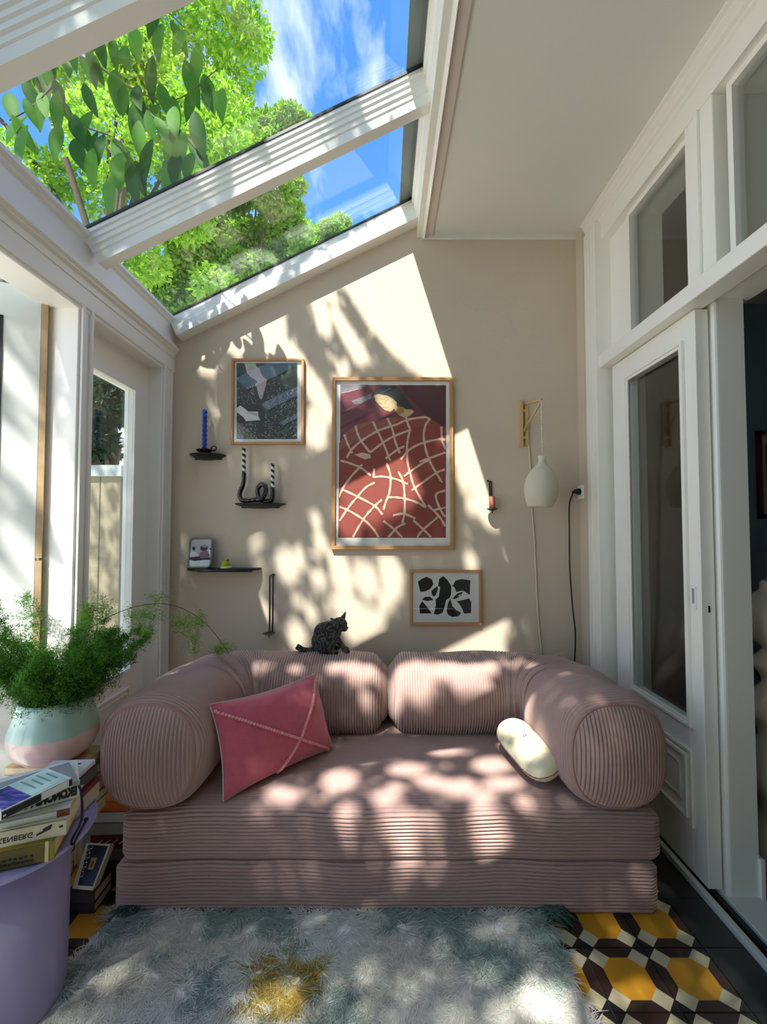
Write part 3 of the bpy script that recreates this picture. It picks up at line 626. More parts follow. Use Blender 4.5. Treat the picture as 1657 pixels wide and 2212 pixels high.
def art_blots():
    a = Art(680, 780, .2803); ms = [mat('print_white', C(232, 232, 228), .7, .02), mat('print_ink', C(18, 18, 20), .6, .2, 30)]
    a.poly([(762, 1640), (1252, 1640), (1252, 2005), (762, 2005)], 0, 0)
    for q in ([(795, 1700), (830, 1675), (862, 1662), (902, 1682), (915, 1718), (888, 1758), (850, 1775), (815, 1780), (803, 1740)],
              [(950, 1735), (958, 1680), (990, 1656), (1025, 1690), (1053, 1735), (1050, 1800), (1040, 1825), (1012, 1840), (1000, 1900), (985, 1938), (950, 1955), (918, 1950), (934, 1880), (930, 1838), (956, 1815), (966, 1740)],
              [(898, 1770), (943, 1735), (950, 1752), (935, 1800), (918, 1816), (902, 1800)],
              [(1060, 1735), (1085, 1692), (1130, 1680), (1200, 1690), (1196, 1740), (1195, 1802), (1140, 1768), (1092, 1780), (1076, 1742)],
              [(825, 1840), (848, 1817), (888, 1815), (916, 1840), (870, 1850)], [(805, 1890), (828, 1850), (856, 1882), (878, 1912), (902, 1945), (810, 1945)],
              [(1016, 1925), (1026, 1870), (1044, 1830), (1062, 1890), (1092, 1920), (1128, 1938), (1110, 1965), (1060, 1972), (1028, 1955)],
              [(1092, 1852), (1140, 1842), (1190, 1828), (1206, 1858), (1204, 1942), (1150, 1946), (1132, 1900), (1112, 1870)],
              [(1058, 1832), (1098, 1792), (1142, 1776), (1128, 1806), (1088, 1832)]): a.poly(q, 1, 1)
    a.poly([(1100, 1812), (1128, 1792), (1122, 1808)], 0, 2)
    return a.mb, ms
frame('framed_picture', 'large framed print of a bowed woman in a red coat with pale crossing lines', -.302, .408, 1.254, 2.263, .021, 0, art_plaid)
frame('framed_picture', 'framed dark green print of a woman in a flecked dress holding a letter', -.893, -.468, 1.867, 2.374, .014, 0, art_reader)
frame('framed_picture', 'small framed white print with black cut-out shapes, lowest on the wall', .151, .565, .820, 1.136, .014, 0, art_blots)

# ---------------------------------------------------------------- shelves and what stands on them
def half_shelf(name, label, x0, x1, z, depth, h, thick):
    t = thing(name, label, 'shelf', ((x0+x1)/2, BW, z), 'half-moon wall shelves'); cx, a = (x0+x1)/2, (x1-x0)/2
    n = 28; rim = [Vector((cx+a*math.cos(math.pi*k/n), BW-depth*math.sin(math.pi*k/n), 0)) for k in range(n+1)]
    rings = [[Vector((p.x, p.y, z)) for p in rim]]
    for f, dz in ((1, -.004), (.93, -.25*h), (.78, -.55*h), (.52, -.85*h), (.2, -h)) if h > .01 else ((1, -thick),):
        rings.append([Vector((cx+(p.x-cx)*f, BW-(BW-p.y)*f, z+dz)) for p in rim])
    mb = MB(); mb.rings(rings, 0, caps=True, closed=True); obj('shelf_board', mb, BLACK_METAL, t, bev=.0012)
    obj('back_plate', MB().box(cx-a*.75, cx+a*.75, BW-.003, BW, z-max(h, .03)*.9, z-.004), BLACK_METAL, t); return t
half_shelf('wall_shelf', 'black half-moon wall shelf, highest one, under a blue candle', -1.135, -.925, 1.807, .10, .032, .01)
half_shelf('wall_shelf', 'black half-moon wall shelf, middle one, under two striped candles', -.868, -.572, 1.521, .11, .030, .01)
half_shelf('wall_shelf', 'black half-moon wall shelf, lowest and widest one, under a photograph', -1.140, -.712, 1.148, .13, 0, .012)
def twisted(mb, base, h, r, turns, n=40, m=None):
    rings = []
    for k in range(n+1):
        f = k/n; a0 = turns*2*math.pi*f; rings.append([Vector(base)+Vector((math.cos(a0+2*math.pi*j/16)*r*(1+.22*math.cos(4*2*math.pi*j/16)), math.sin(a0+2*math.pi*j/16)*r*(1+.22*math.cos(4*2*math.pi*j/16)), h*f)) for j in range(16)])
    return mb.rings(rings)
def shelf_things():
    y = BW-.048
    t = thing('candle_holder', 'black chamber candlestick dish with a ring handle on the highest shelf', 'candle holder', (-1.035, y, 1.808))
    obj('dish', MB().lathe([(.0, 0), (.022, 0), (.034, .010), (.046, .020), (.047, .023), (.040, .022), (.028, .014), (0, .012)], (-1.035, y, 1.8075), 28), BLACK_METAL, t, smooth=True)
    obj('candle_cup', MB().lathe([(0, .010), (.015, .010), (.015, .034), (.0125, .034), (.0125, .02), (0, .02)], (-1.035, y, 1.808), 20), BLACK_METAL, t, smooth=True)
    obj('ring_handle', MB().tube([(-.979+.0135*math.cos(a), y-.005, 1.837+.0135*math.sin(a)) for a in [2*math.pi*k/20 for k in range(21)]], .0035, 8), BLACK_METAL, t, smooth=True)
    obj('handle_bracket', MB().tube([(-1.0, y-.005, 1.826), (-.985, y-.005, 1.825), (-.968, y-.005, 1.829)], .004, 6), BLACK_METAL, t, smooth=True)
    tag(obj('candle', twisted(MB(), (-1.035, y, 1.829), .235, .0115, 2.2), mat('blue_wax', C(24, 66, 176), .4, .06), smooth=True), 'tall twisted cobalt blue candle in the black dish holder', 'candle')
    # knotted tube holder
    y = BW-.055; w = lambda px, py, dy=0: (at(px, py, y).x, y+dy, at(px, py, y).z)
    pts = [w(527, 1022), w(527, 1036), w(524, 1050), w(519, 1062), w(518, 1072), w(523, 1080), w(536, 1082), w(552, 1080, -.02), w(566, 1079, -.025), w(575, 1068, -.02), w(574, 1052, 0), w(564, 1046, .012), w(556, 1054, .016), w(556, 1068, .012), w(563, 1080, .004), w(576, 1083, 0), w(586, 1081), w(589, 1072), w(589, 1056)]
    t = thing('candle_holder', 'glossy black knotted tube candle holder with a loop on the middle shelf', 'candle holder', (-.73, y, 1.53)); sp = spline(pts, 7)
    obj('tube', MB().tube(sp, .0128, 14), BLACK_GLOSS, t, smooth=True)
    STR = [mat('white_wax', C(226, 222, 212), .5, .03), mat('black_wax', C(22, 22, 24), .5, .03)]
    for (px, p0, p1, lab) in ((527, 1022, 967, 'black and white striped twisted candle, the taller left one in the knotted holder'), (589, 1056, 1001, 'black and white striped twisted candle, the shorter right one in the knotted holder')):
        a = Vector(w(px, p0)); b = Vector(w(px, p1)); mb = MB(); n = 44; M = 12; rings = [[a+(b-a)*(k/n)+Vector((.0105*math.cos(2*math.pi*j/M), .0105*math.sin(2*math.pi*j/M), 0)) for j in range(M)] for k in range(n+1)]
        a0 = len(mb.f); mb.rings(rings)
        for k in range(n):
            for j in range(M): mb.m[a0+k*M+j] = int(((k/n*4.4+j/M) % 1) > .5)
        tag(obj('candle', mb, STR, smooth=True), lab, 'candle', 'striped candles')
    # photograph in a rounded frame, leaning back
    t = thing('photo_frame', 'rounded metal photo frame with a black and white photograph on the lowest shelf', 'photo frame', (-1.055, BW-.05, 1.149))
    x0, x1, z0, z1, yb, yt = -1.118, -.984, 1.150, 1.322, BW-.060, BW-.030
    def rr(x0, x1, z0, z1, r, n=8):
        o = []
        for cx, cz, a0 in ((x1-r, z1-r, 0), (x0+r, z1-r, 90), (x0+r, z0+r, 180), (x1-r, z0+r, 270)): o += [(cx+r*math.cos(math.radians(a0+90*k/n)), cz+r*math.sin(math.radians(a0+90*k/n))) for k in range(n+1)]
        return o
    def lean(x, z, o=0): f = (z-z0)/(z1-z0); return Vector((x, yb+(yt-yb)*f-o, z))
    obj('backing', MB().slab([lean(x, z) for x, z in rr(x0, x1, z0, z1, .024)], (0, .008, 0)), mat('frame_grey_green', C(120, 126, 118), .45, .06), t)
    rim = [lean(x, z, .002) for x, z in rr(x0+.003, x1-.003, z0+.003, z1-.003, .022)]; obj('rim', MB().tube(rim+[rim[0]], .006, 8), mat('frame_steel', C(128, 132, 124), .4, .05, metal=.4), t, smooth=True)
    ms = [mat('photo_lilac_grey', C(196, 186, 190), .5, .05), mat('photo_snow', C(226, 232, 234), .5, .04), mat('photo_dark', C(38, 36, 40), .5, .2), mat('photo_mauve', C(134, 106, 112), .5, .15, 60), mat('photo_mid', C(150, 150, 152), .5, .2, 60)]
    mb = MB(); k = .0001086*26.3
    def pp(p, lay): q = at(390+p[0]*.1086, 1140+p[1]*.1086, BW-.05); f = (q.z-z0)/(z1-z0); return Vector((q.x, yb+(yt-yb)*f-.0025-.0003*lay, q.z))
    mb.poly([lean(x, z, .002) for x, z in rr(x0+.008, x1-.008, z0+.008, z1-.008, .017)], 0)
    for q, m, l_ in (([(185, 600), (610, 600), (605, 770), (200, 780)], 1, 1), ([(175, 590), (380, 570), (620, 600), (620, 640), (450, 640), (300, 660), (185, 640)], 2, 2), ([(380, 500), (440, 460), (510, 450), (570, 540), (560, 600), (410, 610), (370, 560)], 3, 3), ([(380, 400), (400, 360), (470, 330), (530, 370), (530, 430), (470, 460), (400, 450)], 2, 4), ([(400, 360), (470, 332), (525, 370), (500, 400), (430, 390)], 4, 5), ([(180, 520), (230, 470), (300, 480), (360, 560), (250, 580)], 1, 3), ([(225, 390), (260, 370), (290, 410), (270, 450), (235, 440)], 2, 4), ([(540, 430), (600, 400), (605, 590), (570, 520)], 1, 3), ([(555, 430), (600, 395), (605, 450)], 2, 4)): mb.poly([pp(p, l_) for p in q], m)
    obj('photograph', mb, ms, t)
    # small figurine
    t = thing('figurine', 'small yellow-green seated figurine on a pale base on the lowest shelf', 'figurine', (-.905, BW-.06, 1.149)); c = Vector((-.898, BW-.060, 1.149)); GRN = mat('lime_glaze', C(176, 186, 36), .3, .15, 40)
    obj('base', MB().lathe([(0, 0), (.031, 0), (.033, .006), (.028, .010), (0, .011)], c, 24), mat('pale_lime', C(226, 232, 150), .4), t, smooth=True)
    mb = MB().sph(c+Vector((-.003, 0, .026)), (.020, .018, .020), 14, 10).sph(c+Vector((.001, 0, .044)), (.0135, .013, .013), 12, 8).sph(c+Vector((-.018, 0, .018)), (.010, .012, .009), 10, 8); b = obj('body', mb, GRN, t, smooth=True)
    obj('beak', MB().lathe([(0, 0), (.0055, 0), (.004, .006), (0, .010)], c+Vector((.012, -.004, .043)), 10), BLACK_RUB, t)
    for s in (-1, 1): obj('eye', MB().sph(c+Vector((.004+.004*s, -.0125, .047)), .0022, 8, 6), BLACK_RUB, t)
shelf_things()
def wire_holder(label, p_top, p_dish, wire_w, r_dish, dmat):
    yw = BW-.006; a = at(*p_top, yw); b = at(*p_dish, yw); y2 = BW-.045
    t = thing('wall_candle_holder', label, 'candle holder', (b.x, BW, b.z)); h = wire_w/2
    loop = [Vector((b.x-h, yw, b.z)), Vector((b.x-h, yw, a.z-h))]+[Vector((a.x-h*math.cos(math.pi*k/8), yw, a.z-h+h*math.sin(math.pi*k/8))) for k in range(1, 8)]+[Vector((b.x+h, yw, a.z-h)), Vector((b.x+h, yw, b.z))]
    obj('wire_loop', MB().tube(loop, .0032, 8), mat('dark_wire', C(48, 44, 42), .4, metal=.6), t, smooth=True)
    obj('wire_arm', MB().tube([loop[0], (b.x-h, y2, b.z-.006), (b.x+h, y2, b.z-.006), loop[-1]], .003, 6), MATS['dark_wire'], t, smooth=True)
    obj('dish', MB().lathe([(0, -.004), (r_dish*.6, -.004), (r_dish, .003), (r_dish, .006), (r_dish*.6, 0), (0, 0)], (b.x, y2, b.z), 24), dmat, t, smooth=True)
    obj('stem', MB().lathe([(0, -.024), (.004, -.022), (.004, 0), (0, 0)], (b.x, y2, b.z), 10), dmat, t, smooth=True); return b, y2
wire_holder('tall dark wire wall candle holder with an empty dish, left of the cat', (590, 1240), (585, 1366), .018, .036, mat('brushed_steel', C(120, 116, 110), .3, .1, metal=.8))
b, y2 = wire_holder('small dark wire wall candle holder with a terracotta candle, right of the large picture', (1054, 1038), (1060, 1101), .011, .032, mat('dark_brown_metal', C(58, 40, 36), .5))
tag(obj('candle', MB().lathe([(0, 0), (.0165, 0), (.0165, .072), (.013, .076), (0, .076)], (b.x, y2, b.z), 20), mat('terracotta_wax', C(162, 98, 76), .6, .08), smooth=True), 'short terracotta pillar candle on the small wire holder', 'candle')

def build_lamp():
    t = thing('wall_lamp', 'cream egg-shaped pendant shade hanging from a wooden wall bracket', 'lamp', (.81, BW, 1.88))
    WD = mat('ash_wood', C(206, 170, 118), .5, .1, 30)
    obj('wall_plate', MB().box(.795, .817, BW-.026, BW, 1.855, 2.128), WD, t, bev=.002); obj('wall_plate', MB().box(.832, .850, BW-.016, BW, 1.86, 2.10), WD, t, bev=.002)
    [obj('cross_piece', MB().box(.797, .848, BW-.018, BW-.002, z, z+.015), WD, t) for z in (1.90, 2.06)]
    tip = Vector((.862, 2.43, 2.078)); r0 = Vector((.826, 2.615, 2.105)); r1 = Vector((.822, 2.612, 1.945))
    obj('arm', MB().tube([r0, tip], .007, 8), WD, t, smooth=True); obj('brace', MB().tube([r1, tip+Vector((0, .004, -.008))], .0075, 8), WD, t, smooth=True)
    CO = mat('cream_cord', C(216, 206, 180), .9, .1, 200); top = Vector((.866, 2.43, 1.760)); mb = MB()
    n = 60; hx = [tip+(top-tip)*(k/n) for k in range(n+1)]
    for ph in (0, math.pi): mb.tube([p+Vector((.003*math.cos(k*.9+ph), .003*math.sin(k*.9+ph), 0)) for k, p in enumerate(hx)], .0034, 6)
    obj('twisted_cord', mb, CO, t, smooth=True)
    SH = mat('papier_mache', C(232, 226, 204), .9, .06, 12, .5, 40, trans=.25)
    pr = [(.024, .000), (.021, -.012), (.019, -.030), (.026, -.044), (.046, -.066), (.066, -.092), (.082, -.125), (.089, -.158), (.090, -.185), (.086, -.215), (.078, -.245), (.068, -.268), (.064, -.279), (.060, -.279), (.064, -.266), (.074, -.243), (.082, -.213), (.086, -.185), (.085, -.158), (.078, -.127), (.062, -.094), (.042, -.069), (.022, -.047), (.015, -.030), (.015, 0)]
    mb = MB().lathe(pr, (0, 0, 0), 40, caps=False); rot = Matrix.Rotation(math.radians(3), 3, 'Y'); c = Vector((.864, 2.43, 1.768))
    mb.v = [tuple(c+rot @ Vector((v[0]*(1+.012*math.sin(3*math.atan2(v[1], v[0])+v[2]*20)), v[1], v[2]))) for v in mb.v]; obj('shade', mb, SH, t, smooth=True)
    obj('bulb_socket', MB().lathe([(0, 0), (.012, 0), (.014, -.05), (0, -.05)], c+Vector((0, 0, -.02)), 14), MATW, t); obj('bulb', MB().sph(c+Vector((0, 0, -.12)), (.026, .026, .034), 14, 10), mat('opal_glass', C(236, 232, 220), .2), t, smooth=True)
    y = BW-.006; obj('power_cable', MB().tube(spline([at(x, yy, y) for x, yy in ((1142, 950), (1144, 985), (1147, 1030), (1149, 1100), (1154, 1160), (1158, 1250), (1163, 1340), (1170, 1412), (1173, 1470))], 6), .0042, 7), CO, t, smooth=True)
    # socket and plug on the short wall return
    t = thing('power_socket', 'white wall socket on the narrow return beside the door frame', 'socket', (1.15, 2.588, 1.585))
    obj('plate', MB().box(1.138, 1.15, 2.558, 2.625, 1.545, 1.625), MATS['white_paint'], t, bev=.004); k = obj('face_ring', MB().lathe([(.0, 0), (.026, 0), (.026, .002), (0, .002)], (0, 0, 0), 24), MATS['white_paint'], t)
    k.data.transform(Matrix.Translation(t.location)); k.rotation_euler = (0, -math.pi/2, 0); k.location = (-.012, .003, 0)
    t = thing('extension_cord', 'black power cord with a plug hanging from the white socket', 'cord', (1.11, 2.59, 1.585))
    p = Vector((1.136, 2.590, 1.588)); obj('plug', MB().tube([p, p+Vector((-.012, 0, 0)), p+Vector((-.030, -.001, 0)), p+Vector((-.044, -.002, -.002))], [.019, .019, .012, .006], 14), BLACK_RUB, t, smooth=True)
    pts = [p+Vector((-.042, -.002, -.002))]+[at(x, yy, 2.60) for x, yy in ((1236, 1070), (1230, 1092), (1230, 1150), (1231, 1230), (1237, 1310), (1243, 1370), (1241, 1440), (1240, 1500))]
    obj('cable', MB().tube(spline(pts, 7), .0042, 8), BLACK_RUB, t, smooth=True)
    c = at(1212, 1432, BW-.004); tag(obj('round_blank_cover', MB().tube([c+Vector((.052*math.cos(a), 0, .052*math.sin(a))) for a in [2*math.pi*k/32 for k in range(33)]], .004, 6).sph(c, (.05, .004, .05), 24, 8), PLASTER, smooth=True), 'round wall-coloured cover plate low on the wall behind the right arm', 'cover plate')
build_lamp()

# ---------------------------------------------------------------- side table, books, plant
LILAC = mat('lilac_lacquer', C(158, 150, 194), .38, .04, 6)
TZ = .50; TC = Vector((-1.085, 1.32, 0))
def build_table():
    t = thing('side_table', 'round lilac metal side table with a drum base, stacked with books', 'table', TC)
    obj('table_top', MB().lathe([(0, TZ-.012), (.212, TZ-.012), (.222, TZ-.008), (.224, TZ), (.222, TZ+.004), (.216, TZ), (0, TZ)], TC, 72), LILAC, t, smooth=False, bev=.0015)
    obj('drum', MB().lathe([(0, 0), (.138, 0), (.148, .012), (.155, .05), (.158, .30), (.158, TZ-.012), (0, TZ-.012)], TC, 64), LILAC, t, smooth=True)
build_table()
def book(label, corner, ang, length, depth, z0, th, cover, group=None, spine=None, pages_out=True, tilt=0):
    """a closed book lying flat: spine along the front from its right end `corner` towards the left"""
    d = Vector((math.cos(math.radians(ang)), math.sin(math.radians(ang)), 0)); b = Vector((-d.y, d.x, 0)); o = Vector((corner[0], corner[1], 0))
    t = thing('book', label, 'book', (o.x-d.x*length/2+b.x*depth/2, o.y-d.y*length/2+b.y*depth/2, z0), group)
    ct = min(.003, th*.16); ctr = o-d*(length/2)+b*(depth/2)
    mb = MB(); up = Vector((0, 0, 1))
    for z in (z0+ct/2, z0+th-ct/2): mb.obox(ctr+up*z, d*(length/2), b*(depth/2), up*(ct/2))
    mb.obox(o-d*(length/2)+b*(ct/2)+up*(z0+th/2), d*(length/2), b*(ct/2), up*(th/2))
    obj('cover', mb, cover, t, bev=.0008)
    obj('pages', MB().obox(ctr+up*(z0+th/2)+b*(-.002), d*(length/2-.004), b*(depth/2-.005), up*(th/2-ct)), PAGES, t)
    return t, o, d, b
def build_table_books():
    G = 'books stacked on the lilac table'; up = Vector((0, 0, 1)); INK = mat('book_ink', C(24, 22, 22), .6); 
    t, o, d, b = book('thick olive green book at the bottom of the front table stack', (-.868, 1.214), 18.7, .25, .165, TZ+.005, .052, mat('olive_cloth', C(132, 116, 34), .6, .25, 18), G)
    mb = MB(); e = -b*.0012
    mb.obox(o-d*.016+up*(TZ+.031)-b*.001, d*.004, b*.001, up*.026); obj('spine_band', mb, mat('cream_band', C(196, 186, 140), .6), t)
    mb = MB(); mb.obox(o-d*.105+up*(TZ+.030)-b*.0006, d*.082, b*.0006, up*.022); obj('spine_label', mb, mat('dark_olive', C(92, 80, 24), .6, .3, 30), t)
    # the small print there is illegible: only dark dashes
    mb = MB()
    for z, n in ((.028, 9), (.017, 11)):
        for k in range(n): mb.obox(o-d*(.045+.105*(k+.4)/n)+up*(TZ+z+.001*math.sin(k*2.1))-b*.0018, d*.0036, b*.0004, up*.0028)
    obj('spine_print', mb, INK, t)
    t, o, d, b = book('grey-beige book lettered upside down, second in the front table stack', (-.850, 1.232), 21, .27, .175, TZ+.057, .042, mat('beige_cover', C(196, 188, 160), .6, .08, 10), G)
    mb = MB(); letter(mb, 'OLKENBERG', o-d*.172+up*(TZ+.057+.026)-b*.001, d, -up, .098, .014, bold=.012)
    mb.obox(o-d*.05+up*(TZ+.057+.022)-b*.001, d*.016+up*.006, b*.0005, up*.0025).obox(o-d*.042+up*(TZ+.057+.030)-b*.001, d*.010+up*.004, b*.0005, up*.003).obox(o-d*.012+up*(TZ+.057+.026)-b*.001, d*.004, b*.0005, up*.0025)
    obj('spine_lettering', mb, INK, t)
    t, o, d, b = book('slim off-white book with a brown spine end, third in the front table stack', (-.856, 1.252), 25, .25, .165, TZ+.099, .017, mat('offwhite_cover', C(214, 218, 208), .6, .05), G)
    obj('spine_end', MB().obox(o-d*.014+up*(TZ+.1075)-b*.001, d*.0145, b*.001, up*.0084), mat('brown_leather', C(112, 66, 28), .5, .2, 40), t, label='brown end of the spine')
    t, o, d, b = book('white book with heavy black mirrored spine lettering and a hanging cord', (-.862, 1.300), 36, .27, .165, TZ+.117, .038, mat('white_cover', C(222, 222, 214), .5, .04), G)
    mb = MB(); letter(mb, 'EKONOMIA OBWARZANKA', o-d*.006+up*(TZ+.117+.008)-b*.0012, -d, up, .245, .027, bold=.075); obj('spine_lettering', mb, INK, t)
    cp = [o-d*.002+up*(TZ+.15), o+d*.004+up*(TZ+.13)-b*.006, o+d*.006+up*(TZ+.06)-b*.012, atz(156, 1812, TZ+.006), atz(155, 1822, TZ+.006), atz(160, 1822, TZ+.006), atz(172, 1797, TZ+.006), atz(186, 1772, TZ+.006)]
    c = obj('bookmark_cord', MB().tube(spline(cp, 6), .0032, 7).sph(cp[-1]+Vector((0, 0, .003)), (.007, .007, .005), 10, 8), mat('navy_cord', C(22, 24, 40), .7), t, smooth=True, label='dark navy bookmark cord')
    t, o, d, b = book('thin grey book tucked under the purple paperback', (-.862, 1.296), 44, .20, .14, TZ+.1555, .010, mat('grey_cover', C(150, 152, 150), .5, .06), G)
    t, o, d, b = book('white paperback with a purple night photo, topmost of the front table stack', (-.862, 1.268), 65, .165, .118, TZ+.166, .022, mat('white_jacket', C(226, 228, 226), .35, .03), G)
    zt = TZ+.1885
    mb = MB(); mb.obox(o-d*.052+b*.059+up*zt, d*.044, b*.052, up*.0004); obj('title_panel', mb, mat('mint_panel', C(188, 218, 206), .4, .04), t)
    mb = MB()
    for k in range(4): mb.obox(o-d*(.018+.018*k)+b*(.062+.006*(k % 2))+up*(zt+.0007), d*.0026, b*(.026+.008*((k*3) % 2)), up*.0002)
    obj('title_print', mb, mat('green_print', C(120, 160, 140), .5), t)
    PUR = bpy.data.materials.new('purple_photo'); PUR.use_nodes = True; nt = PUR.node_tree; n = nt.nodes; l = nt.links; tc = n.new('ShaderNodeTexCoord'); mp = n.new('ShaderNodeMapping'); mp.inputs['Scale'].default_value = (16, 55, 1); mp.inputs['Rotation'].default_value = (0, 0, .8); nz = n.new('ShaderNodeTexNoise'); nz.inputs['Scale'].default_value = 1; nz.inputs['Detail'].default_value = 3; cr = n.new('ShaderNodeValToRGB'); e = cr.color_ramp.elements; e[0].position = .38; e[0].color = C(32, 34, 66); e[1].position = .68; e[1].color = C(150, 128, 216); q = e.new(.5); q.color = C(62, 66, 156)
    l.new(tc.outputs['Object'], mp.inputs[0]); l.new(mp.outputs[0], nz.inputs['Vector']); l.new(nz.outputs['Fac'], cr.inputs[0]); l.new(cr.outputs[0], n['Principled BSDF'].inputs['Base Color']); n['Principled BSDF'].inputs['Roughness'].default_value = .3
    mb = MB(); mb.obox(o-d*.128+b*.059+up*zt, d*.031, b*.053, up*.0004); obj('cover_photo', mb, PUR, t)
    mb = MB(); mb.obox(o-d*.120+up*(TZ+.177)-b*.0006, d*.043, b*.0006, up*.0085); obj('spine_band', mb, mat('black_band', C(28, 28, 32), .4), t); obj('spine_mark', MB().obox(o-d*.004+up*(TZ+.177)-b*.0008, d*.004, b*.0006, up*.008), INK, t); obj('spine_mark', MB().obox(o-d*.158+up*(TZ+.176)-b*.0014, d*.003, b*.0004, up*.002), MATW, t)
    # second stack further back on the table
    G2 = 'books stacked at the back of the lilac table'
    for k, (z, th, dx, lab, m) in enumerate(((0, .050, .0, 'beige book at the bottom of the back table stack', mat('sand_cover', C(186, 174, 150), .6, .06, 12)), (.050, .017, .004, 'thin brown-red book in the back table stack', mat('red_brown_cover', C(112, 44, 40), .5, .3, 14)), (.067, .010, -.006, 'bright red thin book in the back table stack', mat('red_cover', C(168, 24, 42), .45, .08)), (.077, .034, .002, 'thick charcoal book in the back table stack', mat('charcoal_cover', C(74, 70, 72), .5, .06)), (.111, .014, -.004, 'white book with black lettering on top of the back table stack', mat('chalk_cover', C(214, 208, 208), .5, .04)))):
        t, o, d, b = book(lab, (-.930+dx, 1.50-.004*k), 94, .125+.004*(k % 3), .13, TZ+.005+z, th, m, G2)
        if k == 4:
            mb = MB()
            for j, (a0, w) in enumerate(((.02, .03), (.045, .02), (.02, .022))): mb.obox(o-d*(.028+.012*j)+b*(a0+w/2+.01)+up*(TZ+.005+z+th+.0004), d*.003, b*w/2, up*.0003)
            obj('cover_print', mb, INK, t)
build_table_books()
def build_floor_books():
    # stack carrying the plant pot
    r = random.Random(5); cols = [(204, 178, 122), (186, 150, 96), (150, 120, 84), (214, 196, 150), (120, 96, 70), (196, 168, 120), (96, 80, 64), (206, 186, 140)]
    z = .012; k = 0; words = ['lowest book', 'second book', 'third book', 'fourth book', 'fifth book', 'sixth book', 'seventh book', 'eighth book', 'ninth book', 'tenth book', 'eleventh book', 'twelfth book', 'thirteenth book', 'fourteenth book']
    while z < .55:
        th = min(r.uniform(.030, .046), .56-z); th = .56-z if .56-z-th < .02 else th; up_ = z > .33; x1 = -1.035+r.uniform(-.012, .008) if up_ else -1.15+r.uniform(-.01, .01); c = cols[k % 8]
        # the pages face the room: build with the spine at the back
        d = Vector((math.cos(.02*r.uniform(-1, 1)), .03*r.uniform(-1, 1), 0)).normalized(); b = Vector((-d.y, d.x, 0)); Ln = .25 if up_ else .16; Dp = .165; o = Vector((x1, 1.552+r.uniform(0, .008), 0)); upv = Vector((0, 0, 1))
        top = .56-z-th < .005
        lab = ('cream paged book right under the plant pot' if top else words[k]+' from the floor in the tan stack under the plant pot')
        t = thing('book', lab, 'book', (o.x-Ln/2, o.y+Dp/2, z), 'books under the plant pot'); ctr = o-d*(Ln/2)+b*(Dp/2); m = mat('tan_cover_%d' % (k % 8), C(*c), .6, .12, 12); mb = MB()
        for zz in (z+.0012, z+th-.0012): mb.obox(ctr+upv*zz, d*(Ln/2), b*(Dp/2), upv*.0012)
        mb.obox(o+b*(Dp-.001)-d*(Ln/2)+upv*(z+th/2), d*(Ln/2), b*.001, upv*(th/2)); obj('cover', mb, m, t)
        obj('pages', MB().obox(ctr+upv*(z+th/2), d*(Ln/2-.003), b*(Dp/2-.003), upv*(th/2-.0026)), PAGES, t); z += th; k += 1
    # pile between the table and the sofa
    z = .0; G = 'books on the floor left of the sofa'
    for k, (th, c, lab, dx) in enumerate(((.045, (44, 40, 44), 'black book lowest in the pile beside the sofa', 0), (.05, (70, 62, 66), 'dark grey book low in the pile beside the sofa', .01), (.045, (120, 110, 100), 'taupe book in the pile beside the sofa', .004), (.045, (110, 26, 44), 'dark red book with white streaks in the pile beside the sofa', .0), (.045, (146, 146, 142), 'grey book in the pile beside the sofa', .012), (.04, (200, 202, 196), 'pale grey book near the top of the pile beside the sofa', .004), (.04, (222, 112, 22), 'orange book on top of the pile beside the sofa', -.002))):
        t, o, d, b = book(lab, (-.985-dx, 1.775+.004*k), 2, .15, .20, z, th, mat('pile_cover_%d' % k, C(*c), .5, .1, 16), G); z += th
        if k == 3:
            mb = MB()
            for j in range(4): mb.obox(o-d*(.03+.028*j)+Vector((0, 0, z-th/2))-b*.001, d*.012+Vector((0, 0, .008)), b*.0005, Vector((0, 0, .002)))
            obj('spine_streaks', mb, MATW, t)
    z = 0
    for k, (th, c, lab) in enumerate(((.035, (34, 32, 36), 'black book flat on the tiles under the navy book'), (.04, (58, 48, 46), 'dark brown book under the navy book'))):
        book(lab, (-1.035, 1.655), 1, .10, .115, z, th, mat('low_cover_%d' % k, C(*c), .5, .1, 16), 'two dark books on the tiles'); z += th
    # navy paperback propped up, lettering turned on its side
    P = [Vector(v) for v in ((-1.125, 1.668, .077), (-1.045, 1.660, .077), (-1.032, 1.742, .184), (-1.128, 1.750, .184))]
    t = thing('book', 'navy paperback with white sideways lettering propped against the pile by the sofa', 'book', (-1.08, 1.70, .077))
    n = (P[1]-P[0]).cross(P[3]-P[0]).normalized(); n = -n if n.y > 0 else n
    obj('pages', MB().slab([p-n*.0015 for p in P], -n*.024), PAGES, t); obj('cover', MB().slab(P, -n*.0015), mat('cream_cover', C(222, 216, 190), .5), t); obj('back_cover', MB().slab([p-n*.0255 for p in P], -n*.0015), MATS['cream_cover'], t)
    def uv(u, v, o=.0006): return (P[0]*(1-u)+P[1]*u)*(1-v)+(P[3]*(1-u)+P[2]*u)*v+n*o
    obj('cover_panel', MB().poly([uv(.22, .08), uv(.93, .08), uv(.93, .95), uv(.10, .95)]), mat('navy_cover', C(26, 38, 66), .4, .08), t)
    obj('emblem', MB().poly([uv(.42, .42, .001), uv(.66, .42, .001), uv(.66, .68, .001), uv(.42, .68, .001)]), mat('gold_emblem', C(196, 164, 96), .5, .15, 60), t); obj('emblem_mark', MB().poly([uv(.50, .48, .0014), uv(.58, .48, .0014), uv(.60, .58, .0014), uv(.54, .63, .0014), uv(.49, .57, .0014)]), mat('brown_mark', C(110, 62, 34), .6), t)
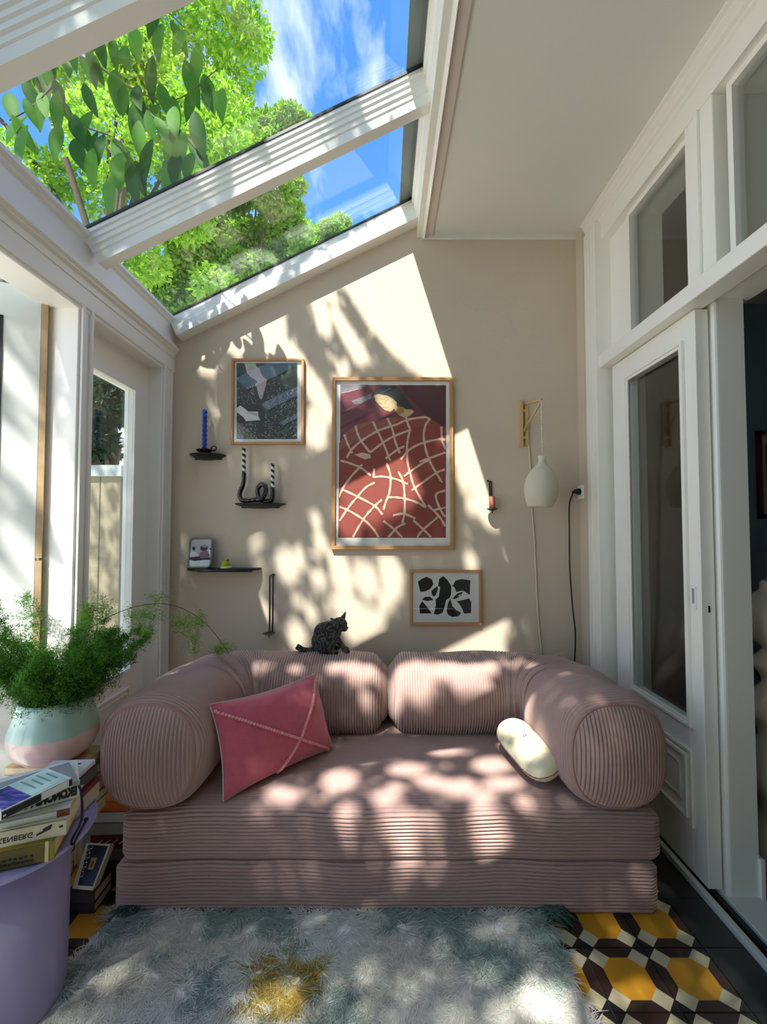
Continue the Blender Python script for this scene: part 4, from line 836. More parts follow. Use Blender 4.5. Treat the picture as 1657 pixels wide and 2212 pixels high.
    obj('white_band', MB().poly([uv(.0, .02, .0004), uv(.22, .02, .0004), uv(.10, .98, .0004), uv(0, .98, .0004)]), MATW, t)
    mb = MB(); r = random.Random(2)      # lettering too small to read: white strokes set sideways
    for row, u0 in enumerate((.14, .27)):
        for k in range(7):
            v = .22+.10*k+.03*row; 
            if v > .9: continue
            w = .05; mb.poly([uv(u0-w, v, .0012), uv(u0+w, v+.01, .0012), uv(u0+w, v+.03, .0012), uv(u0-w, v+.025, .0012)]); mb.poly([uv(u0+w*(-.8 if k % 2 else .5), v+.02, .0012), uv(u0+w*(-.4 if k % 2 else .9), v+.02, .0012), uv(u0+w*(-.2 if k % 2 else .9), v+.085, .0012), uv(u0+w*(-.6 if k % 2 else .5), v+.085, .0012)])
    obj('cover_lettering', mb, mat('dark_letter', C(226, 228, 230), .5), t)
build_floor_books()
def leaves_np(c, d, s, Ln, Wd, fold=.25):
    """folded leaf blades: centres c, directions d, side vectors s -> vertices and triangles"""
    N = len(c); nrm = np.cross(d, s); Ln = np.asarray(Ln).reshape(-1, 1)*np.ones((N, 1)); Wd = np.asarray(Wd).reshape(-1, 1)*np.ones((N, 1))
    a = c; b = c+d*Ln*.45+s*Wd*.5+nrm*Wd*fold; e = c+d*Ln-nrm*Ln*.08; f = c+d*Ln*.45-s*Wd*.5+nrm*Wd*fold
    V = np.stack([a, b, e, f], 1).reshape(-1, 3); i = np.arange(N)*4
    return V, np.concatenate([np.stack([i, i+1, i+2], 1), np.stack([i, i+2, i+3], 1)])
def unit(v): return v/np.maximum(np.linalg.norm(v, axis=-1, keepdims=True), 1e-9)
def build_fern():
    c = Vector((-1.178, 1.635, .5605)); t = thing('potted_fern', 'asparagus fern in a mint and blush glazed pot on a stack of books', 'plant', c)
    pr = [(0, 0), (.075, 0), (.105, .012), (.134, .038), (.148, .072), (.148, .105), (.140, .135), (.128, .165), (.119, .200), (.115, .214), (.109, .214), (.112, .19), (.118, .170), (.10, .168), (0, .168)]
    POT = [mat('blush_glaze', C(222, 192, 182), .22, .08, 7, coat=.5), mat('mint_glaze', C(170, 200, 186), .2, .12, 9, coat=.5), mat('potting_soil', C(52, 38, 32), .95, .3, 60, .5, 90)]
    pr = [(x*.93, z) for x, z in pr]; obj('pot', MB().lathe(pr, c, 48, mfun=lambda i: 0 if i < 5 else 1), POT, t, smooth=True)
    obj('soil', MB().lathe([(0, .168), (.085, .172), (.108, .170), (0, .160)], c, 30), POT[2], t)
    r = np.random.default_rng(11); ST = mat('fern_stem', C(92, 104, 52), .7, .2); cs = []; ds = []; cols = []
    base = np.array(c)+np.array((0, 0, .17))
    def tufts(p, n, spread, col):
        q = p+r.normal(0, spread, (n, 3)); cs.append(q); ds.append(unit(r.normal(0, 1, (n, 3))+np.array((0, 0, .3)))); cols.append(col*(1+r.normal(0, .22, (n, 1))))
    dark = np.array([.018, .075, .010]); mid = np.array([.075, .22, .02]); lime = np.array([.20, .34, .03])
    for k in range(54):
        a = r.uniform(0, 2*math.pi); e = r.uniform(.35, 1.0); ln = r.uniform(.20, .44); out = np.array((math.cos(a)*(1-e*.62)*.80, math.sin(a)*(1-e*.55)*.45, .62+.42*e))
        if out[0] > 0: ln *= .86
        p0 = base+np.array((math.cos(a)*.05, math.sin(a)*.05, 0)); pts = [p0+out*ln*f+np.array((math.cos(a), math.sin(a)*.6, -.8))*(.06*f**2.4) for f in np.linspace(0, 1, 12)]
        obj('stem', MB().tube([Vector(p) for p in pts], [.0018*(1-.6*i/11) for i in range(12)], 5), ST, t, smooth=True)
        for i in range(1, 12):
            f = i/11
            for b in range(7):
                sd = unit(r.normal(0, 1, 3)+np.array((0, 0, -.15))); L_ = (.03+.05*math.sin(math.pi*min(1, f*.9+.1)))*r.uniform(.5, 1.1)
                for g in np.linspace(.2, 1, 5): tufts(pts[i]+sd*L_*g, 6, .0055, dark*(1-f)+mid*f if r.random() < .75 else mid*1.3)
    tr = [at(x, y, Y) for x, y, Y in ((185, 1375, 1.66), (215, 1345, 1.70), (258, 1322, 1.78), (310, 1307, 1.88), (360, 1305, 1.97), (410, 1322, 2.05), (455, 1358, 2.12), (495, 1412, 2.16))]; sp = spline([Vector(c)+Vector((.03, 0, .19))]+tr, 10)
    obj('stem', MB().tube(sp, [.0016]*len(sp), 5), ST, t, smooth=True, label='long thin trailing stem')
    for (x, y, Y, n, sx, sy) in ((225, 1318, 1.7, 12, .04, .03), (318, 1330, 1.9, 26, .07, .022), (312, 1368, 1.9, 18, .035, .014), (395, 1345, 2.02, 26, .05, .03), (430, 1342, 2.08, 12, .02, .03), (415, 1385, 2.05, 18, .02, .035), (478, 1404, 2.14, 22, .04, .02), (345, 1290, 1.95, 9, .03, .02), (300, 1350, 1.9, 10, .06, .03), (195, 1325, 1.66, 30, .03, .03)):
        q = np.array(at(x, y, Y))
        for k in range(int(n*1.6)): tufts(q+np.array((r.normal(0, sx*.6), r.normal(0, .02), r.normal(0, sy*.7))), 22, .0095, lime if r.random() < .75 else mid*1.8)
    cc = np.concatenate(cs); dd = np.concatenate(ds); col = np.clip(np.concatenate(cols), .004, .9); s_ = unit(np.cross(dd, r.normal(0, 1, cc.shape)))
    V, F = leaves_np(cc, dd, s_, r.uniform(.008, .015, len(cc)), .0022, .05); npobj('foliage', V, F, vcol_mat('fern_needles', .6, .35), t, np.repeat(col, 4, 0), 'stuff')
build_fern()

# ---------------------------------------------------------------- shaggy rug
def build_rug():
    t = thing('rug', 'shaggy pale grey-green wool rug with an ochre patch on the tiled floor', 'rug', (-.2, .7, 0))
    x0, x1, y0, y1 = -.962, .572, -2.0, 1.638  # unseen rear part lengthened to bounce sunlight up into the room
    obj('backing', MB().box(x0+.01, x1-.01, y0, y1-.01, .0005, .008), mat('rug_backing', C(190, 194, 186), .95, .2, 30), t)
    r = np.random.default_rng(4)
    nv = 64000; nf = 20000
    def colour(X, Y):
        N = len(X)
        def E(px, py, rx, ry): c = atz(px, py, .03); return c.x, c.y, rx/FPX*c.y, ry/FPX*c.y*2.0
        def inside(px, py, rx, ry, jit=.25): cx, cy, a, b = E(px, py, rx, ry); return ((X-cx)/a)**2+((Y-cy)/b)**2 < 1+r.normal(0, jit, N)
        col = np.tile(np.array([.90, .87, .77]), (N, 1)); col *= (1+.08*np.sin(X*9+3*np.sin(Y*7)))[:, None]
        green = np.zeros(N, bool)
        for q in ((620, 2092, 42, 5), (440, 2130, 34, 28), (445, 2105, 18, 26), (735, 2165, 44, 26), (735, 2140, 22, 14), (1040, 2040, 70, 12), (1085, 2080, 60, 18), (1000, 2050, 40, 10), (960, 2010, 60, 8), (330, 2060, 30, 6), (640, 2030, 30, 7), (1190, 2120, 20, 10)): green |= inside(*q)
        wob = .02*np.sin(X*23)+.02*np.sin(Y*31); green |= (Y > y1-.055+wob) & (np.sin(X*11)+.5*np.sin(X*29) > -.1); green |= (X < x0+.075+wob) & (np.sin(Y*13+1) > -.55) & (X > x0+.02); green |= (X > x1-.07+wob) & (np.sin(Y*12+2) > .2)
        och = np.zeros(N, bool)
        for q in ((590, 2052, 30, 7), (572, 2082, 34, 7), (660, 2078, 32, 14), (670, 2105, 18, 16), (575, 2118, 34, 12), (620, 2125, 22, 10), (570, 2158, 50, 10), (625, 2162, 40, 9), (645, 2140, 28, 6)): och |= inside(*q, .3)
        col[green] = np.array([.42, .52, .47])*(1+r.normal(0, .15, (green.sum(), 1))); col[och] = np.array([.52, .39, .11])*(1+r.normal(0, .2, (och.sum(), 1)))
        wh = inside(1195, 2160, 80, 60, .3) & ~green; col[wh] = np.array([.75, .73, .68]); col *= (1+r.normal(0, .10, (N, 1)))
        return col
    X = np.concatenate([r.uniform(x0, x1, nv), r.uniform(x0, x1, nf)]); Y = np.concatenate([r.uniform(1.16, y1, nv), r.uniform(y0, 1.16, nf)]); N = len(X)
    col = colour(X, Y)
    gx, gy = np.meshgrid(np.linspace(x0+.012, x1-.012, 190), np.linspace(y0, y1-.012, 420), indexing='ij'); gz = .022+.004*np.sin(gx*61+3*np.sin(gy*23))*np.sin(gy*57); gz[0] = gz[-1] = .002; gz[:, 0] = gz[:, -1] = .002
    k = (np.arange(189)[:, None]*420+np.arange(419)[None]).ravel(); npobj('felt_base', np.stack([gx, gy, gz], 2).reshape(-1, 3), np.stack([k, k+420, k+421, k+1], 1), vcol_mat('wool_felt', .95), t, np.clip(colour(gx.ravel(), gy.ravel()), .01, .9), smooth=True)
    cl = np.stack([np.sin(X*37+5*np.sin(Y*21)), np.cos(Y*33+4*np.sin(X*19))], 1)*.55+np.array([0.10, -.45])+r.normal(0, .26, (N, 2))
    h = r.uniform(.010, .022, N); w = r.uniform(.0011, .0022, N); root = np.stack([X, Y, np.full(N, .016)], 1); cl *= (r.uniform(.9, 1.5, N)/np.maximum(np.hypot(cl[:, 0], cl[:, 1]), .25))[:, None]; sd = unit(np.stack([-cl[:, 1], cl[:, 0], r.normal(0, .3, N)], 1))
    rows = []
    for f in (0, .35, .7, 1.0):
        c = root+np.stack([cl[:, 0]*.040*f**1.25, cl[:, 1]*.040*f**1.25, h*(1.25*f-.62*f*f)], 1); ww = (w*(1.05-.80*f))[:, None]; rows += [c-sd*ww, c+sd*ww]
    V = np.stack(rows, 1).reshape(-1, 3); b = np.arange(N)*8; F = np.concatenate([np.stack([b+2*k, b+2*k+1, b+2*k+3, b+2*k+2], 1) for k in range(3)])
    npobj('pile', V, F, vcol_mat('wool_pile', .95, .3, 0, .55), t, np.clip(np.repeat(col, 8, 0), .01, .9), 'stuff')
    for (cx, cy, sx) in ((x0+.045, y1+.012, -1), (x1+.03, y1+.005, 1)):
        mb = MB(); q = random.Random(int(cx*100))
        for k in range(120):
            a = Vector((cx+q.uniform(-.03, .03)-sx*.03, cy+q.uniform(-.015, .012), q.uniform(.004, .022))); b_ = a+Vector((sx*q.uniform(.03, .12)*(.6 if sx < 0 else .8), -q.uniform(-.01, .05), -a.z*.6+.002)); m_ = (a+b_)/2+Vector((0, q.uniform(-.012, .012), .022)); mb.tube([a, m_, b_], [.0022, .0024, .0008], 5)
        obj('corner_tassel', mb, mat('tassel_green', C(74, 98, 86), .9, .25, 40), t, label='dark green corner tassel')
build_rug()

# ---------------------------------------------------------------- next room seen through the opening
def build_next_room():
    t = thing('floor_vase', 'tall glossy off-white vase with a wavy outline in the dark next room', 'vase', (1.605, 1.79, 0)); c = Vector((1.605, 1.79, 0))
    pr = [(0, 0), (.14, .005), (.165, .06), (.17, .12), (.15, .20), (.115, .26), (.125, .32), (.155, .37), (.16, .43), (.13, .50), (.108, .55), (.12, .60), (.15, .64), (.150, .67), (.125, .715), (.094, .755), (.096, .785), (.120, .825), (.118, .85), (.092, .885), (.090, .90), (.125, .935), (.152, .985), (.158, 1.03), (.148, 1.07), (.115, 1.11), (.092, 1.13), (.085, 1.165), (.075, 1.165), (.08, 1.13), (0, 1.10)]
    r = [Vector((x, z, 0)) for x, z in pr]; obj('body', MB().lathe([(max(p.x, 0), p.y) for p in spline(r, 3)], c, 40), mat('offwhite_glaze', C(176, 170, 156), .18, .05, 6, coat=.5), t, smooth=True)
    t = thing('framed_picture', 'dark-framed picture on the blue-grey wall of the next room', 'picture', (2.93, 3.45, 1.4)); a = at(1637, 930, 3.42); b = at(1700, 1120, 3.42)
    mb = MB()
    for q in ((a.x, b.x, a.z-.03, a.z), (a.x, b.x, b.z, b.z+.03), (a.x, a.x+.03, b.z, a.z), (b.x-.03, b.x, b.z, a.z)): mb.box(q[0], q[1], 3.42, 3.449, q[2], q[3])
    obj('frame', mb, mat('dark_walnut', C(74, 44, 30), .4), t); obj('card', MB().box(a.x+.03, b.x-.03, 3.435, 3.445, b.z+.03, a.z-.03), mat('aged_paper', C(186, 166, 140), .7), t)
    obj('print', MB().box(a.x+.07, b.x-.07, 3.432, 3.434, b.z+.10, a.z-.10), mat('umber_print', C(72, 52, 42), .7, .5, 20), t)
    a = at(1634, 1194, 3.2); b = at(1700, 1244, 3.2); t = thing('cabinet', 'dark olive cabinet behind the wavy vase in the next room', 'cabinet', (a.x+.3, 3.2, 0))
    OL = mat('olive_cabinet', C(84, 82, 62), .5, .08); obj('body', MB().box(a.x, a.x+.8, 3.0, 3.4, .08, a.z), OL, t, bev=.004); obj('side_panel', MB().box(a.x-.02, a.x, 2.99, 3.4, 0, a.z+.01), mat('grey_side', C(128, 126, 126), .5), t)
    for k in range(2): d_ = obj('door', MB().box(a.x+.02+.39*k, a.x+.40+.39*k, 2.985, 3.0, .1, a.z-.02), OL, t, bev=.003); obj('knob', MB().sph((a.x+.37+.06*k, 2.975, .8), .012, 10, 8), BLACK_METAL, d_, smooth=True)
    t = thing('shoe_rack', 'dark low shoe rack behind the wavy vase in the next room', 'rack', (1.95, 2.2, 0)); zs = (.10, .36, .62)
    for z in zs: obj('shelf', MB().box(1.66, 2.24, 2.05, 2.32, z-.012, z), BLACK_METAL, t)
    for x in (1.67, 2.23):
        for y in (2.06, 2.31): obj('leg', MB().tube([(x, y, 0), (x, y, .66)], .008, 8), BLACK_METAL, t)
    for i, z in enumerate(zs):
        for j in range(2):
            x = 1.73+.13*j; mb = MB()
            sh = thing('shoe', ['dark shoe with a white sole, %s on the bottom rack shelf', 'dark shoe with a white sole, %s on the middle rack shelf', 'dark shoe with a white sole, %s on the top rack shelf'][i] % ('left one', 'right one')[j], 'shoe', (x, 2.12, z), 'shoes on the rack')
            obj('sole', MB().slab([(x-.035, 2.05, z+.001), (x+.035, 2.05, z+.001), (x+.04, 2.12, z+.001), (x+.032, 2.28, z+.001), (x-.032, 2.28, z+.001), (x-.04, 2.12, z+.001)], (0, 0, .022)), MATW, sh, bev=.004)
            obj('upper', MB().rings([[Vector((x+math.cos(a_)*w_, y_+0, z+.023+max(0, math.sin(a_))*h_)) for a_ in [math.pi*k/10 for k in range(11)]] for y_, w_, h_ in ((2.055, .025, .03), (2.08, .034, .04), (2.13, .036, .055), (2.19, .034, .085), (2.26, .03, .09), (2.275, .026, .085))]), mat('dark_suede', C(38, 34, 36), .8), sh, smooth=True)
build_next_room()

# ---------------------------------------------------------------- garden
def leaf_mat(name, col, rough=.45, trans=.45): return vcol_mat(name, rough, trans)
def in_poly(x, y, P):
    ins = np.zeros(len(x), bool); n = len(P); j = n-1
    for i in range(n):
        xi, yi, xj, yj = P[i][0], P[i][1], P[j][0], P[j][1]
        if yi != yj: ins ^= ((yi > y) != (yj > y)) & (x < (xj-xi)*(y-yi)/(yj-yi)+xi)
        j = i
    return ins
def crown(r, blobs, n, Ln, Wd, cols, down=.3):
    """leaves on the shells of many small blobs"""
    c = []; w = np.array([b[3]**2 for b in blobs]); w = w/w.sum(); k = r.choice(len(blobs), n, p=w)
    B = np.array([b[:3] for b in blobs])[k]; R = np.array([b[3] for b in blobs])[k][:, None]
    d = unit(r.normal(0, 1, (n, 3))); c = B+d*R*(.55+.5*r.random((n, 1))**.6)*np.array([1, 1, .75])
    dr = unit(d*.6+r.normal(0, .6, (n, 3))+np.array((0, 0, -down))); s = unit(np.cross(dr, r.normal(0, 1, (n, 3))))
    V, F = leaves_np(c, dr, s, r.uniform(.75, 1.2, n)*Ln, r.uniform(.8, 1.2, n)*Wd, .12)
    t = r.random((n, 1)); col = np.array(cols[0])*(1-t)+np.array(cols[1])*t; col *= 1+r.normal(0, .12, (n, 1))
    return V, F, np.clip(np.repeat(col, 4, 0), .005, .9)
def tree(name, label, trunk, blobs, n, Ln, Wd, cols, seed, m, group=None, limb=.09):
    r = np.random.default_rng(seed); t = thing(name, label, 'tree', trunk[0], group); BK = mat('bark', C(82, 70, 58), .9, .3, 12, .5, 30)
    obj('trunk', MB().tube(spline(trunk, 6), [limb*1.6-(limb*.9)*k/(6*(len(trunk)-1)) for k in range(6*(len(trunk)-1)+1)], 10), BK, t, smooth=True)
    top = Vector(trunk[-1]); q = random.Random(seed)
    for b in sorted(blobs, key=lambda b: -b[3])[:14]:
        e = Vector(b[:3]); st = Vector(trunk[-2])+(top-Vector(trunk[-2]))*q.random(); md = (st+e)/2+Vector((0, 0, .12*(e-st).length)); sp = spline([st, md, e], 5); obj('limb', MB().tube(sp, [limb*.5*(1-.8*k/(len(sp)-1)) for k in range(len(sp))], 6), BK, t, smooth=True)
    V, F, c = crown(r, blobs, n, Ln, Wd, cols); npobj('foliage', V, F, m, t, c, 'stuff'); return t
def rblobs(seed, centre, rad, n, r0, r1):
    q = random.Random(seed); out = []
    while len(out) < n:
        d = Vector((q.uniform(-1, 1), q.uniform(-1, 1), q.uniform(-1, 1)))
        if .25 < d.length < 1: out.append((centre[0]+d.x*rad[0], centre[1]+d.y*rad[1], centre[2]+d.z*rad[2], q.uniform(r0, r1)))
    return out
def build_garden():
    struct('ground', MB().box(-60, EX-.30, -60, 60, -.10, -.06).box(EX-.30, 60, 3.8, 60, -.10, -.06).box(EX-.30, 60, -60, -2.7, -.10, -.06), mat('pale_bounce_paving', C(222, 217, 204), .9, .06, 2, .3, 20))  # unseen ground, made pale to bounce sunlight into the room
    # board fence with a grey capping
    fy = 4.0; xr = at(264, 1100, fy).x; t = thing('fence', 'weathered vertical board fence with a grey capping rail outside the garden door', 'fence', (xr-1.5, fy, -.06)); ht = at(230, 1030, fy).z; hc = at(230, 1006, fy).z
    first = None; q = random.Random(3); bm_ = MB().box(-.088, .088, -.011, .011, -.06, ht+.02); BD = mat('fence_board', C(138, 128, 106), .9, .2, 9, .4, 40)
    for k in range(22):
        if first is None: c = first = obj('board', bm_, BD, None, bev=.003)
        else: c = first.copy(); COL.objects.link(c)
        c.parent = t; c.location = Vector((xr-.10-.185*k, fy+q.uniform(-.004, .004), 0))-t.location
    obj('capping', MB().box(xr-4.2, xr+.015, fy-.05, fy+.05, ht, hc), mat('grey_capping', C(150, 158, 154), .6, .08), t, bev=.004)
    for k in range(3): obj('post', MB().box(xr-.06-1.9*k, xr+.012-1.9*k, fy+.012, fy+.09, -.06, ht), MATS['grey_capping'], t)
    # neighbour's gable far behind
    a = at(266, 975, 15.0); t = thing('house', 'white neighbouring house gable with a grey roof far behind the fence', 'house', (a.x, 16.5, -.06)); x0, x1 = a.x-.35, a.x+3.6
    obj('wall', MB().slab([(x0, 15.0, -.06), (x1, 15.0, -.06), (x1, 15.0, a.z-.05), (x0+2.0, 15.0, a.z+1.0), (x0, 15.0, a.z-.05)], (0, 5, 0)), MATS['white_paint'], t)
    obj('roof', MB().slab([(x0-.25, 14.8, a.z-.17), (x0+2.0, 14.8, a.z+1.06), (x1+.2, 14.8, a.z-.12), (x1+.2, 14.8, a.z+.02), (x0+2.0, 14.8, a.z+1.24), (x0-.25, 14.8, a.z-.01)], (0, 5.4, 0)), mat('slate_roof', C(112, 116, 120), .8, .15, 10), t)
    obj('window', MB().box(x0+.7, x0+1.6, 14.96, 15.0, 1.2, 2.6), BLACK_RUB, t)
    LM = vcol_mat('tree_leaf', .5, .5)
    lit = ((.17, .40, .03), (.44, .66, .07)); mid = ((.14, .34, .03), (.36, .58, .06)); drk_shade = ((.012, .038, .015), (.04, .085, .03))  # the darkest pair has the shaded look behind the door glass put into its colour
    def pb(lst, Y, dY): return [tuple(at(x, y, Y+dY*math.sin(x*.37+y*.21)))+(rr/FPX*Y,) for x, y, rr in lst]
    q = random.Random(9)
    big = [(q.uniform(-260, 470), q.uniform(-160, 620), q.uniform(50, 95)) for _ in range(52)]+[(480, 40, 70), (520, 110, 62), (430, -60, 80), (545, 75, 40), (495, 180, 60), (450, 250, 80), (505, 250, 55), (380, 330, 90), (560, 95, 25), (500, -20, 50), (470, 330, 70), (400, 470, 70), (300, 560, 70)]
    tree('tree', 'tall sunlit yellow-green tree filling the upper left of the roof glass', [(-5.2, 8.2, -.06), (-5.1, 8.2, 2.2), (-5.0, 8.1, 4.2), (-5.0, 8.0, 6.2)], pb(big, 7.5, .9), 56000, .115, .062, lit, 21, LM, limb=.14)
    sec = [(580, 275, 34), (625, 262, 34), (655, 268, 22), (600, 320, 40), (560, 340, 45), (520, 400, 50), (590, 420, 45), (640, 500, 36), (600, 500, 45), (540, 520, 55), (480, 480, 55), (620, 560, 34), (560, 590, 45), (480, 580, 60), (420, 620, 60), (350, 640, 60), (655, 540, 24), (690, 270, 12), (640, 400, 20), (630, 455, 26), (420, 540, 55), (330, 600, 50), (500, 650, 50)]
    tree('tree', 'bright green tree in the middle of the roof glass, right of the tall one', [(-3.8, 11.3, -.06), (-3.7, 11.3, 2.8), (-3.4, 11.2, 5.2), (-3.3, 11.1, 7.2)], pb(sec, 11.0, .5), 46000, .135, .075, mid, 22, LM)
    thr = [(735, 485, 22), (715, 500, 26), (752, 500, 10), (690, 505, 20), (700, 530, 24), (660, 520, 16), (730, 530, 16)]
    tree('tree', 'distant small treetop low in the roof glass against the blue sky', [(-1.8, 14.2, -.06), (-1.75, 14.2, 3.2), (-1.7, 14.1, 6.4), (-1.7, 14.0, 9.2)], pb(thr, 14.0, .4), 9000, .13, .07, mid, 23, LM)
    low = [(190, 800, 45), (240, 830, 42), (210, 880, 46), (250, 890, 34), (205, 950, 40), (230, 980, 26), (170, 900, 50), (100, 820, 70), (120, 940, 70), (60, 900, 60), (20, 750, 60), (0, 850, 70), (262, 850, 22), (185, 1000, 30), (120, 740, 60), (60, 1000, 60), (160, 780, 40)]
    tree('tree', 'green tree behind the fence, leaves darkened as if shaded, seen through the garden door', [(-5.0, 7.0, -.06), (-4.6, 7.0, 1.0), (-4.3, 7.0, 1.9), (-4.1, 6.9, 2.6)], pb(low, 6.8, .5), 22000, .10, .055, drk_shade, 24, LM, limb=.07)
build_garden()

# the overhanging tree beside the house: its unseen canopy has gaps shaped to throw the dappled light, one leafy branch hangs into view
GAPS_WALL = [[(742,606),(893,500),(988,815),(918,808),(862,768),(806,705),(775,655)], [(552,682),(585,672),(612,690),(615,735),(655,770),(640,778),(595,768),(548,752),(533,720)], [(476,690),(530,682),(522,765),(495,760),(484,742)], [(391,740),(410,735),(401,766)], [(428,770),(453,762),(472,818),(446,798),(437,810)],
 [(592,634),(623,626),(615,661),(594,672),(581,647)], [(668,634),(691,634),(707,674),(714,714),(697,730),(683,685)], [(695,596),(722,607),(725,661),(702,636)], [(725,668),(748,702),(775,740),(790,776),(767,776),(740,725),(721,685)], [(651,770),(668,800),(687,824),(714,877),(713,902),(680,862),(657,836)], [(668,880),(684,885),(684,925),(697,892),(703,954),(682,962),(657,946),(668,917)],
 [(718,788),(736,794),(746,778),(756,814),(721,812)], [(980,890),(1004,872),(1078,1118),(1060,1136),(1033,1104),(1018,1044),(1000,1062),(986,990)], [(780,955),(832,955),(872,1010),(902,1062),(850,1104),(800,1134),(756,1090),(742,1040),(800,1028)], [(738,1098),(782,1118),(772,1164),(738,1152)], [(930,896),(962,896),(962,954),(940,954)], [(820,870),(850,866),(850,905),(826,905)], [(590,780),(616,780),(624,812),(642,838),(654,856),(636,846),(604,812)], [(740,845),(775,835),(780,875),(748,880)],
 [(712,1196),(742,1202),(760,1250),(745,1274),(720,1256)], [(768,1221),(802,1227),(815,1260),(801,1294),(778,1271)], [(823,1206),(852,1212),(868,1240),(862,1273),(844,1294),(826,1255)], [(722,1292),(750,1286),(793,1318),(803,1362),(765,1384),(743,1352)], [(798,1317),(824,1322),(828,1352),(807,1364)], [(818,1286),(842,1281),(846,1312),(827,1322)],
 [(902,1384),(938,1368),(1000,1338),(1050,1311),(1088,1318),(1085,1362),(1077,1392),(1107,1405),(1102,1418),(898,1414)], [(600,1200),(625,1190),(632,1225),(610,1240)]]
GAPS_SPOT = [(1018,1090,9,16),(1017,1212,11,16),(1100,1195,6,13),(690,1048,13,23),(664,1091,9,12),(678,1129,11,15),(695,1172,9,16),(644,1205,10,22),(627,1238,10,12),(679,1213,10,16),(690,1254,12,18),(564,1313,9,11),(581,1338,10,14),(641,1373,14,25),(558,1178,11,15),(543,1198,8,9),(557,1213,10,15),(671,1319,13,19),(446,690,7,9),(405,985,5,6),(483,870,5,10),(540,1230,5,8),(476,935,5,5),(960,1330,18,10),(640,1290,9,14),(596,1290,7,11)]
GAPS_BACK = [(570,1440,17,13),(640,1446,16,11),(722,1442,16,14),(790,1468,30,26),(756,1446,22,14),(868,1500,20,60),(960,1460,50,28),(1010,1490,26,48),(920,1520,24,34),(1052,1516,16,16),(1105,1432,11,9),(1144,1452,10,9),(1126,1464,9,9),(1165,1520,17,34),(1222,1532,22,14),(810,1540,14,20),(1055,1450,22,24),(895,1440,20,18)]
GAPS_SEAT = [(735,1685,40,22),(610,1716,36,16),(690,1712,26,14),(880,1662,42,13),(990,1702,42,16),(1042,1722,26,13),(832,1722,26,15),(930,1690,32,13),(960,1620,42,10),(1062,1652,42,16),(1090,1692,42,14),(1120,1600,38,30),(1150,1650,26,24),(860,1700,22,9),(1130,1735,22,9),(780,1640,22,8)]
GAPS_FRONT = [(748,1745,24,16),(757,1785,11,24),(868,1778,38,26),(880,1832,20,40),(955,1852,18,24),(1058,1812,28,34),(1066,1772,11,14),(1168,1788,18,12),(935,1772,26,14),(1030,1758,20,10)]
GAPS_RUG = [(420,2066,13,12),(1165,2165,46,24),(1225,2195,24,16),(350,2195,26,16),(690,2010,40,9),(1370,2136,40,8)]
GAPS_LEFT = [[(8,790),(40,798),(66,852),(60,862),(24,842)], [(8,940),(40,945),(82,1010),(82,1064),(40,1012),(8,978)], [(66,905),(84,905),(90,960),(76,965)], [(103,958),(117,990),(113,1002),(100,985)], [(115,1012),(137,1060),(132,1164),(110,1122),(108,1050)], [(8,1136),(60,1168),(74,1252),(40,1232)], [(-10,1228),(62,1290),(62,1334),(-10,1334)], [(93,1150),(122,1200),(120,1284),(93,1302)], [(0,700),(14,720),(12,790),(0,790)], [(148,1080),(153,1090),(150,1180),(145,1170)], [(-20,1340),(60,1345),(120,1380),(120,1470),(-20,1470)]]
def canopy_gaps():
    out = []
    def add(pts): out.append([(p.x+SUN[0]/SUN[2]*(6-p.z)*1.0, p.y+SUN[1]/SUN[2]*(6-p.z)) for p in pts])
    def ell(x, y, rx, ry): return [(x+rx*math.cos(a), y+ry*math.sin(a)) for a in [2*math.pi*k/12 for k in range(12)]]
    for P in GAPS_WALL: add([at(x, y, BW) for x, y in P])
    for g in GAPS_SPOT: add([at(x, y, BW) for x, y in ell(*g)])
    for g in GAPS_BACK: add([at(x, y, 2.24) for x, y in ell(*g)])
    for g in GAPS_SEAT: add([atz(x, y, .372) for x, y in ell(g[0], g[1], g[2]*.82, g[3]*.82)])
    for g in GAPS_FRONT: add([at(x, y, 1.66) for x, y in ell(*g)])
    for g in GAPS_RUG: add([atz(x, y, .04) for x, y in ell(*g)])
    for P in GAPS_LEFT: add([at(x, y, 1.74) for x, y in P])
    return out
